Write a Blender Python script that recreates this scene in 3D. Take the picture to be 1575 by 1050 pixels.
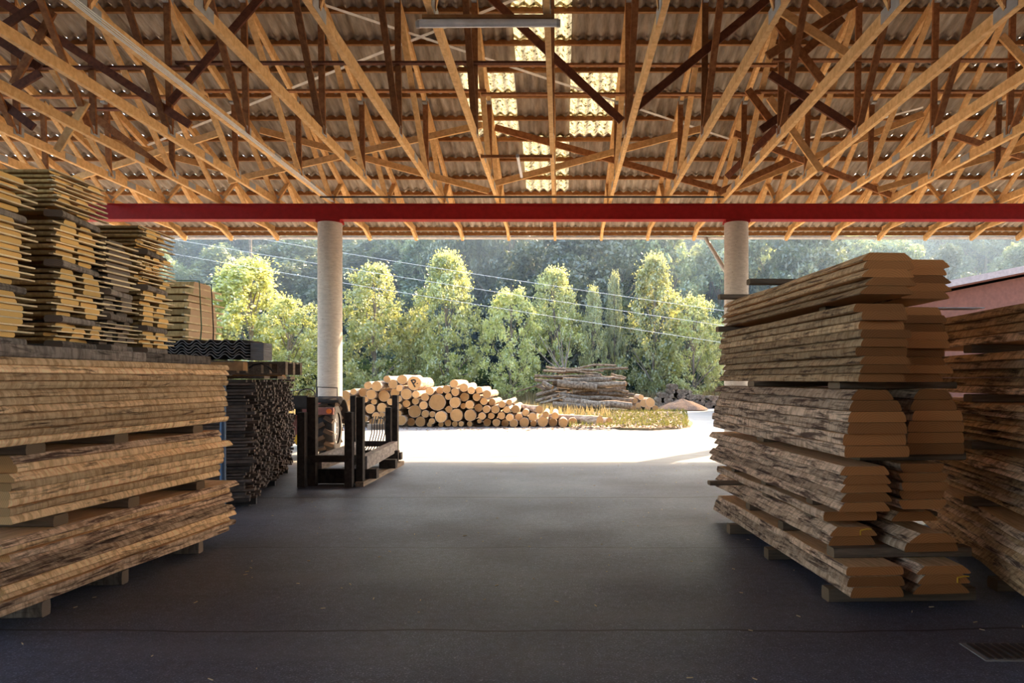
import bpy, math, random
from mathutils import Vector, Matrix, noise
R = math.radians
for o in list(bpy.data.objects): bpy.data.objects.remove(o)
scn = bpy.context.scene
col = scn.collection

# ------------------------------------------------------------------ camera, light, exposure
F, VU, VV, EYE = 1050.0, 862.0, 583.0, 1.6
cam_d = bpy.data.cameras.new('camera'); cam = bpy.data.objects.new('camera', cam_d); col.objects.link(cam)
cam.location = (0, 0, EYE); cam.rotation_euler = (R(90), 0, 0)
cam_d.sensor_width = 36; cam_d.lens = F / 1575 * 36
cam_d.shift_x = -(VU - 787.5) / 1575; cam_d.shift_y = (VV - 525) / 1575
cam_d.clip_end = 400
scn.camera = cam
scn.view_settings.view_transform = 'Standard'; scn.view_settings.look = 'None'
scn.view_settings.gamma = 1; scn.view_settings.exposure = 2.7
scn.cycles.max_bounces = 8; scn.cycles.diffuse_bounces = 6; scn.cycles.glossy_bounces = 2
scn.cycles.transmission_bounces = 4; scn.cycles.use_denoising = True
SUN_EL, SUN_AZ = R(35), R(40)
w = bpy.data.worlds.new('world'); scn.world = w; w.use_nodes = True
wn = w.node_tree; wn.nodes.clear()
sky = wn.nodes.new('ShaderNodeTexSky'); sky.sky_type = 'NISHITA'; sky.sun_disc = False
sky.sun_elevation = SUN_EL; sky.sun_rotation = SUN_AZ; sky.air_density = 1.0; sky.dust_density = 2.0
bg = wn.nodes.new('ShaderNodeBackground'); bg.inputs[1].default_value = 0.17
wo = wn.nodes.new('ShaderNodeOutputWorld')
wn.links.new(sky.outputs[0], bg.inputs[0]); wn.links.new(bg.outputs[0], wo.inputs[0])
sd = bpy.data.lights.new('sun', 'SUN'); sd.energy = 5.0; sd.angle = R(0.45); sd.color = (1.0, 0.90, 0.74)
sun = bpy.data.objects.new('sun', sd); col.objects.link(sun)
sun.rotation_euler = Vector((-math.sin(SUN_AZ)*math.cos(SUN_EL), -math.cos(SUN_AZ)*math.cos(SUN_EL), -math.sin(SUN_EL))).to_track_quat('-Z', 'Y').to_euler()

# ------------------------------------------------------------------ helpers
def at(u, v, Y): return Vector(((u-VU)/F*Y, Y, EYE+(VV-v)/F*Y))
def ground(u, v, z=0.0):
    Y = (EYE-z)*F/(v-VV); return Vector(((u-VU)/F*Y, Y, z))
_o = 'zeroth first second third fourth fifth sixth seventh eighth ninth tenth eleventh twelfth thirteenth fourteenth fifteenth sixteenth seventeenth eighteenth nineteenth'.split()
_t = {20: ('twenty', 'twentieth'), 30: ('thirty', 'thirtieth'), 40: ('forty', 'fortieth'), 50: ('fifty', 'fiftieth'), 60: ('sixty', 'sixtieth'), 70: ('seventy','seventieth')}
def nth(n):
    if n < 20: return _o[n]
    t = n//10*10
    return _t[t][1] if n == t else _t[t][0] + '-' + _o[n-t]
def tag(o, label=None, cat=None, group=None, kind=None):
    if label: o['label'] = label
    if cat: o['category'] = cat
    if group: o['group'] = group
    if kind or cat: o['kind'] = kind or 'thing'
    return o
def empty(name, loc=(0,0,0), rz=0, parent=None):
    o = bpy.data.objects.new(name, None); col.objects.link(o); o.location = loc; o.rotation_euler = (0,0,rz); o.parent = parent
    o.empty_display_size = .1
    return o
def children(o, idx={}): return [c for c in bpy.data.objects if c.parent == o]

class MB:
    def __init__(s): s.v = []; s.f = []; s.m = []; s.sm = []
    def add(s, vs, fs, mi=0, smooth=False):
        b = len(s.v); s.v += [tuple(x) for x in vs]
        for k, f in enumerate(fs):
            s.f.append([i+b for i in f]); s.m.append(mi if isinstance(mi, int) else mi[k]); s.sm.append(smooth)
        return s
    def box(s, x0, x1, y0, y1, z0, z1, mi=0):
        vs = [(x, y, z) for z in (z0, z1) for y in (y0, y1) for x in (x0, x1)]
        return s.add(vs, [(0,2,3,1),(4,5,7,6),(0,1,5,4),(2,6,7,3),(0,4,6,2),(1,3,7,5)], mi)
    def bar(s, a, b, wd, h, up=(0,0,1), mi=0, ext=0.0):
        a = Vector(a); b = Vector(b); d = (b-a).normalized(); a = a-d*ext; b = b+d*ext
        up = Vector(up); sx = d.cross(up)
        if sx.length < 1e-4: up = Vector((0,1,0)); sx = d.cross(up)
        sx.normalize(); uz = sx.cross(d).normalized()
        vs = [p + sx*i*wd/2 + uz*j*h/2 for p in (a, b) for j in (-1, 1) for i in (-1, 1)]
        return s.add(vs, [(0,1,3,2),(4,6,7,5),(0,4,5,1),(2,3,7,6),(0,2,6,4),(1,5,7,3)], mi)
    def tube(s, pts, rad, n=10, mi=0, cap=True, capm=None, smooth=True):
        pts = [Vector(p) for p in pts]; L = len(pts)
        rads = rad if isinstance(rad, (list, tuple)) else [rad]*L
        rings = []; ref = None
        for i, p in enumerate(pts):
            d = (pts[min(i+1, L-1)] - pts[max(i-1, 0)]).normalized()
            if ref is None: ref = Vector((0,0,1)) if abs(d.z) < .9 else Vector((1,0,0))
            sx = d.cross(ref).normalized(); uz = sx.cross(d).normalized(); ref = uz
            rings.append([p + (sx*math.cos(2*math.pi*k/n) + uz*math.sin(2*math.pi*k/n))*rads[i] for k in range(n)])
        vs = [q for r in rings for q in r]; fs = []
        for i in range(L-1):
            for k in range(n):
                fs.append((i*n+k, i*n+(k+1)%n, (i+1)*n+(k+1)%n, (i+1)*n+k))
        s.add(vs, fs, mi, smooth)
        if cap:
            cm = mi if capm is None else capm
            s.add(rings[0], [list(range(n))[::-1]], cm); s.add(rings[-1], [list(range(n))], cm)
        return s
    def mesh(s, name, mats):
        me = bpy.data.meshes.new(name); me.from_pydata(s.v, [], s.f); me.update()
        for m in (mats if isinstance(mats, (list, tuple)) else [mats]): me.materials.append(m)
        me.polygons.foreach_set('material_index', s.m); me.polygons.foreach_set('use_smooth', s.sm)
        return me
    def build(s, name, mats, parent=None, loc=(0,0,0), rz=0):
        o = bpy.data.objects.new(name, s.mesh(name, mats)); col.objects.link(o); o.parent = parent
        o.location = loc; o.rotation_euler = (0,0,rz); return o

# ------------------------------------------------------------------ materials
class NT:
    def __init__(s, name):
        s.m = bpy.data.materials.new(name); s.m.use_nodes = True; s.t = s.m.node_tree; s.t.nodes.clear()
        s.out = s.n('ShaderNodeOutputMaterial')
    def n(s, t, **k):
        x = s.t.nodes.new(t)
        for a, b in k.items(): setattr(x, a, b)
        return x
    def l(s, a, b): s.t.links.new(a, b)
    def val(s, sock, v):
        if hasattr(v, 'is_linked') or isinstance(v, bpy.types.NodeSocket): s.l(v, sock)
        else: sock.default_value = v
    def coord(s, kind='Object', scale=(1,1,1), rnd=True):
        tc = s.n('ShaderNodeTexCoord'); mp = s.n('ShaderNodeMapping'); mp.inputs['Scale'].default_value = scale
        s.l(tc.outputs[kind], mp.inputs[0])
        if rnd:
            oi = s.n('ShaderNodeObjectInfo'); mu = s.n('ShaderNodeMath', operation='MULTIPLY'); s.l(oi.outputs['Random'], mu.inputs[0]); mu.inputs[1].default_value = 37.0
            cb = s.n('ShaderNodeCombineXYZ'); s.l(mu.outputs[0], cb.inputs[0]); s.l(mu.outputs[0], cb.inputs[1]); s.l(mu.outputs[0], cb.inputs[2])
            s.l(cb.outputs[0], mp.inputs['Location'])
        return mp.outputs[0]
    def noise(s, vec, scale=5, detail=3, rough=.55, dist=0):
        x = s.n('ShaderNodeTexNoise'); x.inputs['Scale'].default_value = scale; x.inputs['Detail'].default_value = detail
        x.inputs['Roughness'].default_value = rough; x.inputs['Distortion'].default_value = dist; s.l(vec, x.inputs['Vector']); return x.outputs[0]
    def ramp(s, f, stops):
        x = s.n('ShaderNodeValToRGB'); e = x.color_ramp.elements
        while len(e) < len(stops): e.new(.5)
        for i, (p, c) in enumerate(stops): e[i].position = p; e[i].color = (c, c, c, 1) if isinstance(c, (int, float)) else (*c, 1)
        s.l(f, x.inputs[0]); return x.outputs[0]
    def mix(s, f, a, b, mode='MIX'):
        x = s.n('ShaderNodeMix', data_type='RGBA', blend_type=mode); s.val(x.inputs[0], f)
        for sk, v in ((x.inputs[6], a), (x.inputs[7], b)):
            if isinstance(v, tuple): sk.default_value = (*v, 1)
            else: s.l(v, sk)
        return x.outputs[2]
    def random_value(s, c, lo, hi):
        oi = s.n('ShaderNodeObjectInfo'); mr = s.n('ShaderNodeMapRange'); s.l(oi.outputs['Random'], mr.inputs[0])
        mr.inputs[3].default_value = lo; mr.inputs[4].default_value = hi
        cb = s.n('ShaderNodeCombineXYZ')
        for i in range(3): s.l(mr.outputs[0], cb.inputs[i])
        return s.mix(1.0, c, cb.outputs[0], 'MULTIPLY')
    def bsdf(s, c, rough=.8, metal=0, spec=.3, bump=None, bs=.3, bd=.01):
        p = s.n('ShaderNodeBsdfPrincipled')
        if isinstance(c, tuple): p.inputs['Base Color'].default_value = (*c, 1)
        else: s.l(c, p.inputs['Base Color'])
        s.val(p.inputs['Roughness'], rough); p.inputs['Metallic'].default_value = metal; p.inputs['Specular IOR Level'].default_value = spec
        if bump is not None:
            b = s.n('ShaderNodeBump'); b.inputs['Strength'].default_value = bs; b.inputs['Distance'].default_value = bd
            s.l(bump, b.inputs['Height']); s.l(b.outputs[0], p.inputs['Normal'])
        s.l(p.outputs[0], s.out.inputs[0]); return s.m

def wood_face(name, a, b, sc=(14, 1.2, 14), lo=.75, hi=1.2):
    t = NT(name); v = t.coord('Object', sc)
    n = t.noise(v, 3, 4, .6, .4); c = t.ramp(n, [(.3, b), (.65, a)])
    return t.bsdf(t.random_value(c, lo, hi), .75, spec=.2, bump=n, bs=.3, bd=.005)
def wood_edge(name, a, b, dark, lo=.6, hi=1.3, knots=.62, sc=(7, 26, 7)):
    t = NT(name); v = t.coord('Object', (16, 1.6, 16)); v2 = t.coord('Object', sc)
    n1 = t.noise(v, 1.6, 5, .7, .5); n2 = t.noise(v2, 1.0, 3, .6, .6)
    c = t.ramp(n2, [(.35, b), (.6, a)])
    c = t.mix(t.ramp(n1, [(knots-.08, 0.0), (knots+.06, 1.0)]), c, dark)
    return t.bsdf(t.random_value(c, lo, hi), .9, spec=.15, bump=n2, bs=.6, bd=.012)
def wood_end(name, a, b, sc=26, lo=.75, hi=1.2):
    t = NT(name); tc = t.n('ShaderNodeTexCoord'); mp = t.n('ShaderNodeMapping'); mp.inputs['Location'].default_value = (0, 0, .08); mp.inputs['Scale'].default_value = (1, 0, 1)
    t.l(tc.outputs['Object'], mp.inputs[0])
    wv = t.n('ShaderNodeTexWave', wave_type='RINGS', rings_direction='Y'); wv.inputs['Scale'].default_value = sc; wv.inputs['Distortion'].default_value = 1.5; wv.inputs['Detail'].default_value = 2
    t.l(mp.outputs[0], wv.inputs[0])
    n = t.noise(t.coord('Object', (5,5,5)), 2, 3)
    c = t.mix(t.ramp(n, [(.3, .35), (.75, .9)]), t.ramp(wv.outputs['Fac'], [(.2, b), (.8, a)]), tuple((p+q)/2 for p, q in zip(a, b)))
    return t.bsdf(t.random_value(c, lo, hi), .85, spec=.15)
M = {}
M['tan'] = [wood_face('tan_board_face', (.74,.48,.25), (.50,.29,.13)), wood_edge('tan_waney_edge', (.90,.61,.34), (.58,.35,.17), (.13,.065,.035)), wood_end('tan_end_grain', (.70,.41,.18), (.50,.27,.11))]
M['tan2'] = [M['tan'][0], wood_edge('barky_edge', (.76,.52,.34), (.44,.27,.16), (.11,.06,.04), knots=.55), M['tan'][2]]
M['brown'] = [wood_face('oak_board_face', (.58,.32,.14), (.42,.21,.08)), wood_edge('oak_waney_edge', (.60,.38,.20), (.36,.20,.095), (.09,.045,.025), knots=.58), wood_end('oak_end_grain', (.56,.235,.08), (.40,.15,.045), 20, .6, 1.25)]
M['yellow'] = [wood_face('spruce_board_face', (.66,.40,.16), (.46,.25,.085)), wood_edge('spruce_edge', (.55,.37,.16), (.38,.23,.09), (.16,.09,.04), knots=.68), wood_end('spruce_end_grain', (.90,.56,.20), (.70,.40,.12), 30, .75, 1.15)]
M['greyed'] = [wood_face('weathered_board_face', (.27,.19,.13), (.14,.095,.065)), wood_edge('weathered_edge', (.26,.21,.17), (.13,.10,.08), (.05,.04,.03)), wood_end('weathered_end', (.25,.19,.14), (.13,.09,.07))]
M['bearer'] = [wood_face('bearer_wood', (.22,.15,.10), (.11,.08,.055)), wood_face('bearer_wood_side', (.22,.15,.10), (.11,.08,.055)), wood_end('bearer_end', (.26,.17,.10), (.15,.10,.06))]
M['sticker'] = wood_face('sticker_wood', (.85,.68,.42), (.66,.48,.27), (3, 3, 3))
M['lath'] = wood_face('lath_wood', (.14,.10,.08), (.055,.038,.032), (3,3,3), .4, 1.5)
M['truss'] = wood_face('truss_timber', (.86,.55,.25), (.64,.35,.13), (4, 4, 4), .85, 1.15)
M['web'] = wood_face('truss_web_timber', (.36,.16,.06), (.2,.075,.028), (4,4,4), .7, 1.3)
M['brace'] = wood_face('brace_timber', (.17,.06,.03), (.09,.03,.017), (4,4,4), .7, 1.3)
M['purlin'] = wood_face('purlin_timber', (.40,.20,.075), (.26,.12,.045), (3,3,3))
M['stand'] = wood_face('dark_stand_timber', (.075,.055,.045), (.03,.022,.018), (4,4,4))
M['stand_light'] = wood_face('worn_stand_beam', (.35,.29,.25), (.14,.11,.10), (7,2,7))
def plain(name, c, rough=.6, metal=0, spec=.4, var=.15, sc=8):
    t = NT(name); n = t.noise(t.coord('Object'), sc, 4)
    return t.bsdf(t.mix(t.ramp(n, [(.3, 0.0), (.7, 1.0)]), tuple(x*(1-var) for x in c), tuple(min(1, x*(1+var)) for x in c)), rough, metal, spec)
M['plate'] = plain('galvanised_plate', (.42,.43,.43), .5, .3)
M['redpaint'] = plain('red_painted_steel', (.30,.010,.011), .5, 0, .2)
M['white'] = plain('white_plastic', (.78,.77,.74), .4)
M['diff'] = plain('lamp_diffuser', (.95,.93,.92), .4, 0, .6)
M['strip'] = plain('white_steel_strip', (.75,.72,.66), .5)
M['black'] = plain('black_rubber', (.035,.03,.028), .95, 0, .12)
M['mud'] = plain('muddy_rubber', (.10,.065,.045), .95, 0, .1)
M['darkmetal'] = plain('dark_metal', (.05,.045,.045), .45, .5)
M['bluepost'] = plain('blue_steel', (.06,.10,.17), .5, .2)
M['tractorred'] = plain('faded_tractor_red', (.25,.10,.085), .45)
M['greypaint'] = plain('grey_paint', (.5,.48,.47), .5)
M['lamporange'] = plain('orange_lens', (.7,.16,.03), .3)
M['yellowpaint'] = plain('yellow_paint', (.8,.45,.04), .5)
M['greenband'] = plain('green_strap', (.03,.10,.04), .4)
M['gutter'] = plain('zinc_gutter', (.62,.60,.57), .45, .2)
M['wire'] = plain('wire_metal', (.75,.75,.72), .4, .2)
M['sheetpaper'] = plain('plastic_sheet', (.75,.8,.95), .3)
M['corrdark'] = plain('dark_corrugated', (.03,.032,.038), .55)
M['corrgrey'] = plain('corrugated_edges', (.20,.18,.17), .8)
M['bldred'] = plain('brown_red_boarding', (.20,.075,.045), .85)
M['bldwhite'] = plain('white_fascia', (.42,.33,.29), .8)
M['letter'] = plain('black_marking_paint', (.02,.02,.02), .8)
# concrete column
t = NT('concrete_column_surface'); n = t.noise(t.coord('Object', (3,3,9), False), 3, 5); v = t.noise(t.coord('Object', (14,14,14), False), 2, 2)
c = t.ramp(n, [(.3, (.43,.375,.32)), (.7, (.55,.49,.42))]); c = t.mix(t.ramp(v, [(.68, 0.0), (.72, 1.0)]), c, (.3,.25,.2))
M['concrete'] = t.bsdf(c, .8, spec=.2, bump=n, bs=.15)
# fibre cement roof
t = NT('fibre_cement_sheet'); n = t.noise(t.coord('Object', (5,.8,1), False), 2, 5, .65); n2 = t.noise(t.coord('Object', (.5,.5,.5), False), 2, 3)
c = t.mix(t.ramp(n2, [(.35, 0.0), (.65, .5)]), t.ramp(n, [(.32, (.20,.165,.13)), (.68, (.56,.48,.39))]), (.27,.225,.18))
M['roof'] = t.bsdf(c, .9, spec=.1)
t = NT('translucent_roof_sheet'); n = t.noise(t.coord('Object', (1,1,1), False), 14, 4, .7)
c = t.ramp(n, [(.38, (.03,.022,.008)), (.47, (.26,.21,.11)), (.75, (.40,.35,.23))])
tr = t.n('ShaderNodeBsdfTranslucent'); t.l(c, tr.inputs[0]); df = t.n('ShaderNodeBsdfDiffuse'); t.l(c, df.inputs[0])
mx = t.n('ShaderNodeMixShader'); mx.inputs[0].default_value = .3; t.l(tr.outputs[0], mx.inputs[1]); t.l(df.outputs[0], mx.inputs[2]); t.l(mx.outputs[0], t.out.inputs[0])
M['skylight'] = t.m
# floor
t = NT('asphalt_yard'); co = t.coord('Object', (1,1,1), False)
sp = t.noise(co, 90, 2, .6); big = t.noise(co, .55, 5, .6); st = t.noise(t.coord('Object', (.25,1.4,1), False), 1.2, 4, .6)
md = t.noise(co, 16, 4, .75)
base = t.ramp(sp, [(.35, (.065,.071,.098)), (.6, (.125,.142,.205)), (.72, (.5,.51,.6))])
base = t.mix(t.ramp(md, [(.35, .6), (.62, 0.0)]), base, (.03,.03,.036)); base = t.mix(t.ramp(t.noise(co, 34, 2, .6), [(.66, 0.0), (.72, .75)]), base, (.36,.36,.39))
base = t.mix(t.ramp(big, [(.4, 0.0), (.75, .55)]), base, (.072,.054,.052))
base = t.mix(t.ramp(st, [(.5, 0.0), (.75, .5)]), base, (.15,.145,.16))
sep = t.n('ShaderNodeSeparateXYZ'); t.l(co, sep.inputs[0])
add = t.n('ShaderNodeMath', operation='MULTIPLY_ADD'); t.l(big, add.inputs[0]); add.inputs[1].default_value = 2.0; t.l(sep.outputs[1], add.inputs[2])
sunlit_dust = t.n('ShaderNodeMapRange', interpolation_type='SMOOTHSTEP'); t.l(add.outputs[0], sunlit_dust.inputs[0]); sunlit_dust.inputs[1].default_value = 13.2; sunlit_dust.inputs[2].default_value = 14.6  # yard dust tone that also paints the sunlit floor lighter past the roof shadow
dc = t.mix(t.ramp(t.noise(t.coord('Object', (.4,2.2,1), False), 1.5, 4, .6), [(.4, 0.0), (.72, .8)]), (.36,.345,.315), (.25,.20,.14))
c = t.mix(sunlit_dust.outputs[0], base, dc)
wob = t.n('ShaderNodeMath', operation='MULTIPLY_ADD'); t.l(t.noise(co, .8, 5), wob.inputs[0]); wob.inputs[1].default_value = .22; t.l(sep.outputs[1], wob.inputs[2])
for yy, ww in ((4.46, .012), (9.35, .02), (6.6, .008)):
    df = t.n('ShaderNodeMath', operation='COMPARE'); t.l(wob.outputs[0], df.inputs[0]); df.inputs[1].default_value = yy; df.inputs[2].default_value = ww
    c = t.mix(df.outputs[0], c, (.018,.016,.018))
rr = t.ramp(big, [(.3, .42), (.7, .62)])
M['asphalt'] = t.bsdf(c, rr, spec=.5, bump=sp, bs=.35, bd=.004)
def ground_mat(name, a, b, c2, s=1.0):
    t = NT(name); co = t.coord('Object', (1,1,1), False); n = t.noise(co, 1.2*s, 5, .65); m = t.noise(co, 14*s, 3, .6)
    c = t.mix(t.ramp(m, [(.4, 0.0), (.65, 1.0)]), t.ramp(n, [(.35, a), (.65, b)]), c2)
    return t.bsdf(c, .95, spec=.1, bump=m, bs=.6, bd=.03)
M['meadow'] = ground_mat('dry_meadow', (.30,.23,.13), (.24,.20,.10), (.36,.28,.17), .4)
M['verge'] = ground_mat('grassy_dirt_verge', (.17,.15,.06), (.24,.18,.11), (.27,.20,.13))
M['dirt'] = ground_mat('bark_dirt', (.20,.14,.10), (.28,.20,.14), (.12,.08,.06), 2)
M['hill'] = ground_mat('forest_floor', (.03,.04,.02), (.05,.055,.03), (.02,.03,.02), .3)
def leaf(name, a, b, tr_amt=.5, trc=1.5, lo=.7, hi=1.3, gl=.0):
    t = NT(name); n = t.noise(t.coord('Object', (1,1,1)), 9, 3)
    c = t.random_value(t.ramp(n, [(.35, a), (.65, b)]), lo, hi)
    d = t.n('ShaderNodeBsdfDiffuse'); t.l(c, d.inputs[0]); x = t.n('ShaderNodeBsdfTranslucent')
    t.l(t.mix(1.0, c, (trc, trc, trc*.7), 'MULTIPLY'), x.inputs[0])
    m = t.n('ShaderNodeMixShader'); m.inputs[0].default_value = tr_amt; t.l(d.outputs[0], m.inputs[1]); t.l(x.outputs[0], m.inputs[2]); last = m
    if gl:
        g = t.n('ShaderNodeBsdfGlossy'); g.inputs['Roughness'].default_value = .42; g.inputs[0].default_value = (.9,.9,.85,1)
        q = t.n('ShaderNodeMixShader'); q.inputs[0].default_value = gl; t.l(m.outputs[0], q.inputs[1]); t.l(g.outputs[0], q.inputs[2]); last = q
    t.l(last.outputs[0], t.out.inputs[0]); return t.m
M['leaf'] = leaf('sunlit_leaves', (.30,.32,.10), (.47,.48,.22), .58, 1.7, .75, 1.15, .15)
M['leaf_dark'] = leaf('forest_leaves', (.08,.125,.08), (.22,.25,.12), .45, 1.5, .45, 1.5, .10)
M['leaf_shrub'] = leaf('shrub_leaves', (.07,.11,.03), (.12,.15,.05), .4, 1.2)
M['trunk'] = plain('grey_bark', (.22,.18,.14), .9, 0, .1, .4, 5)
M['grass'] = leaf('dry_grass_blades', (.36,.27,.15), (.28,.22,.11), .4, 1.2)
M['grassgreen'] = leaf('green_grass_blades', (.12,.15,.035), (.24,.20,.09), .4, 1.1)
t = NT('log_bark'); n = t.noise(t.coord('Object', (3,1,3)), 4, 5, .65)
M['bark'] = t.bsdf(t.random_value(t.ramp(n, [(.3, (.17,.10,.06)), (.5, (.46,.33,.22)), (.7, (.70,.57,.43))]), .8, 1.1), .9, spec=.1, bump=n, bs=.6, bd=.02)
t = NT('old_log_bark'); n = t.noise(t.coord('Object', (3,3,3)), 3, 5, .65)
M['oldbark'] = t.bsdf(t.random_value(t.ramp(n, [(.3, (.07,.05,.035)), (.5, (.20,.145,.095)), (.7, (.34,.27,.19))]), .7, 1.25), .9, spec=.1, bump=n, bs=.6, bd=.02)
t = NT('log_end'); tc = t.n('ShaderNodeTexCoord'); mp = t.n('ShaderNodeMapping'); mp.inputs['Scale'].default_value = (1,0,1); t.l(tc.outputs['Object'], mp.inputs[0])
wv = t.n('ShaderNodeTexWave', wave_type='RINGS', rings_direction='Y'); wv.inputs['Scale'].default_value = 14; wv.inputs['Distortion'].default_value = 2; t.l(mp.outputs[0], wv.inputs[0])
c = t.ramp(wv.outputs['Fac'], [(.1, (.52,.27,.10)), (.9, (.64,.37,.16))]); c = t.mix(t.ramp(t.noise(t.coord('Object', (4,4,4)), 2, 3), [(.4, 0.0), (.7, .6)]), c, (.50,.26,.10))
M['logend'] = t.bsdf(t.random_value(c, .65, 1.3), .85, spec=.15)

# ------------------------------------------------------------------ setting: ground
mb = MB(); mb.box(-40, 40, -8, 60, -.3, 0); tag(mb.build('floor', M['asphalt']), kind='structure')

# ------------------------------------------------------------------ roof
SL = .32; EY, EZ = 18.8, 5.62          # slope, eave position
RIDGE = 4.0; BY = 15.7; ZC = 5.64      # ridge, beam front, underside of the bottom chords
def roofz(y): return EZ + SL*(EY - (y if y > RIDGE else 2*RIDGE - y))
SP = 1.285; X0 = -.15
PUR = [18.75, 17.75, 17.1, 16.46, 15.77, 15.08, 14.42, 13.77, 13.1, 12.46, 11.77] + [11.77 - .68*i for i in range(1, 12)]
XL, XR = -16.0, 24.0
# corrugated sheets: near (up-slope) end of each row dips under the next row
SKY = [(-.85, .2, 8, 12), (-1.95, -.9, 5, 8), (.2, 1.25, 5, 8), (-.85, .2, 2, 5)]
def corr(mb, x0, x1, y0, y1, z0, z1, wl=.21, amp=.034, n=8):
    k = max(2, int(round((x1-x0)/wl*n))); vs = []
    for i in range(k+1):
        x = x0 + (x1-x0)*i/k; a = amp*math.cos(2*math.pi*x/wl)
        vs += [(x, y0, z0+a), (x, y1, z1+a)]
    mb.add(vs, [(2*i, 2*i+1, 2*i+3, 2*i+2) for i in range(k)], 0, True)
roof = MB()
skyp = {i: MB() for i in range(len(SKY))}
for k in range(len(PUR)-1):
    y1, y0 = PUR[k], PUR[k+1]-.10
    if k == 0: y1 = 19.15
    za = roofz(y1)+.158; zb = roofz(y0)+.125
    segs = sorted([(a, b, i) for i, (a, b, r0, r1) in enumerate(SKY) if r0 <= k < r1]); x = XL
    for a, b, i in segs + [(XR, XR, None)]:
        if a > x: corr(roof, x, a, y1, y0, za, zb)
        if i is not None: corr(skyp[i], a, b, y1, y0, za, zb)
        x = b
corr(roof, XL, XR, RIDGE+.3, 2*RIDGE-19.15, roofz(RIDGE)+.15, roofz(19.15)+.15)
ro = roof.build('ceiling', M['roof']); tag(ro, kind='structure')
sl_lab = ['topmost of four speckled translucent roof sheets, beside the long tube lamp', 'speckled translucent roof sheet between the tube lamp and the small lamp', 'speckled translucent roof sheet right of the central truss, crossed by a dark brace', 'lowest speckled translucent roof sheet, closest above the red beam']
for i in skyp: tag(skyp[i].build('skylight_sheet', M['skylight']), sl_lab[i], 'skylight', 'translucent sheets in the roof')
for k, y in enumerate(PUR):
    mb = MB(); z = roofz(y)+.045; mb.box(XL, XR, y-.03, y+.03, z, z+.09)
    tag(mb.build('purlin', M['purlin']), 'horizontal roof purlin under the corrugated sheets, %s up from the eave' % nth(k+1), 'purlin', 'purlins under the roof sheets')
mb = MB(); mb.box(XL, XR, -9.5, -9.3, 0, 4.7); tag(mb.build('wall_back_light_block', M['greyed'][0]), kind='structure')  # unseen wall added behind the camera to hold back rear daylight

# trusses (built in the plane x = 0)
BN = [(15.85, ), (13.84,), (11.5,), (7.6,)]
def make_truss():
    r = empty('roof_truss', (0,0,0))
    zb = ZC+.08
    def tz(y): return roofz(y) - .045
    MB().box(-.035, .035, -10.6, 18.75, ZC, ZC+.15).build('bottom_chord', M['truss'], r)
    MB().bar((0, 19.0, tz(19.0)), (0, RIDGE, tz(RIDGE)), .07, .14).build('top_chord', M['truss'], r)
    MB().bar((0, RIDGE, tz(RIDGE)), (0, -11, tz(19.0)), .07, .14).build('top_chord', M['truss'], r)
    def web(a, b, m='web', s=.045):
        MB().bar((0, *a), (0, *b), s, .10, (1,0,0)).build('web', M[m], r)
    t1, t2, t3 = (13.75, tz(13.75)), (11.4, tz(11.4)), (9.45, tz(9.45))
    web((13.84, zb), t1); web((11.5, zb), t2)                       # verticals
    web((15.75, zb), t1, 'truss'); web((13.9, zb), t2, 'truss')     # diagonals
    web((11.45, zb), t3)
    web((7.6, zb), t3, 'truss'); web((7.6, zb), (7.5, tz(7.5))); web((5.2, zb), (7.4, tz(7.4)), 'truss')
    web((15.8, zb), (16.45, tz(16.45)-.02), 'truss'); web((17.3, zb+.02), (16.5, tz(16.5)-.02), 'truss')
    web((4, zb), (4, tz(4)-.05)); web((2, zb), (.2, tz(.2)), 'truss')
    for (y, z, wv, h) in ((15.8, ZC+.13, .2, .16), (13.86, ZC+.13, .22, .16), (11.48, ZC+.13, .22, .16), (14.5, ZC+.075, .28, .12), (12.7, ZC+.075, .28, .12), (7.6, ZC+.085, .42, .15), (17.25, ZC+.12, .2, .13), (11.4, tz(11.4), .25, .14), (13.75, tz(13.75), .25, .14)):
        MB().box(-.041, .041, y-wv/2, y+wv/2, z-h/2, z+h/2).build('nail_plate', M['plate'], r)
    return r
def copy_tree(o, kids):
    c = o.copy(); col.objects.link(c)
    for k in kids:
        d = k.copy(); col.objects.link(d); d.parent = c
    return c
tr0 = make_truss(); kids = children(tr0)
for k in range(-11, 13):
    o = tr0 if k == -11 else copy_tree(tr0, kids)
    o.location = (X0 + k*SP, 0, 0)
    if k < -4: lab = 'timber nail-plate roof truss, %s to the left of the left concrete column' % nth(-4-k)
    elif k == -4: lab = 'timber nail-plate roof truss above the left concrete column, carrying the white cables'
    elif k < 0: lab = 'timber nail-plate roof truss, %s to the right of the left concrete column' % nth(k+4)
    elif k == 0: lab = 'central timber roof truss seen edge-on beside the long tube lamp'
    elif k < 4: lab = 'timber nail-plate roof truss, %s to the left of the right concrete column' % nth(4-k-(1 if k==3 else 0) if k < 3 else 1)
    else: lab = 'timber nail-plate roof truss, %s to the right of the right concrete column' % nth(k-3)
    if k in (1, 2, 3): lab = 'timber nail-plate roof truss, %s to the right of the edge-on central truss' % nth(k)
    tag(o, lab, 'roof truss', 'roof trusses on the red beam')

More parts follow.
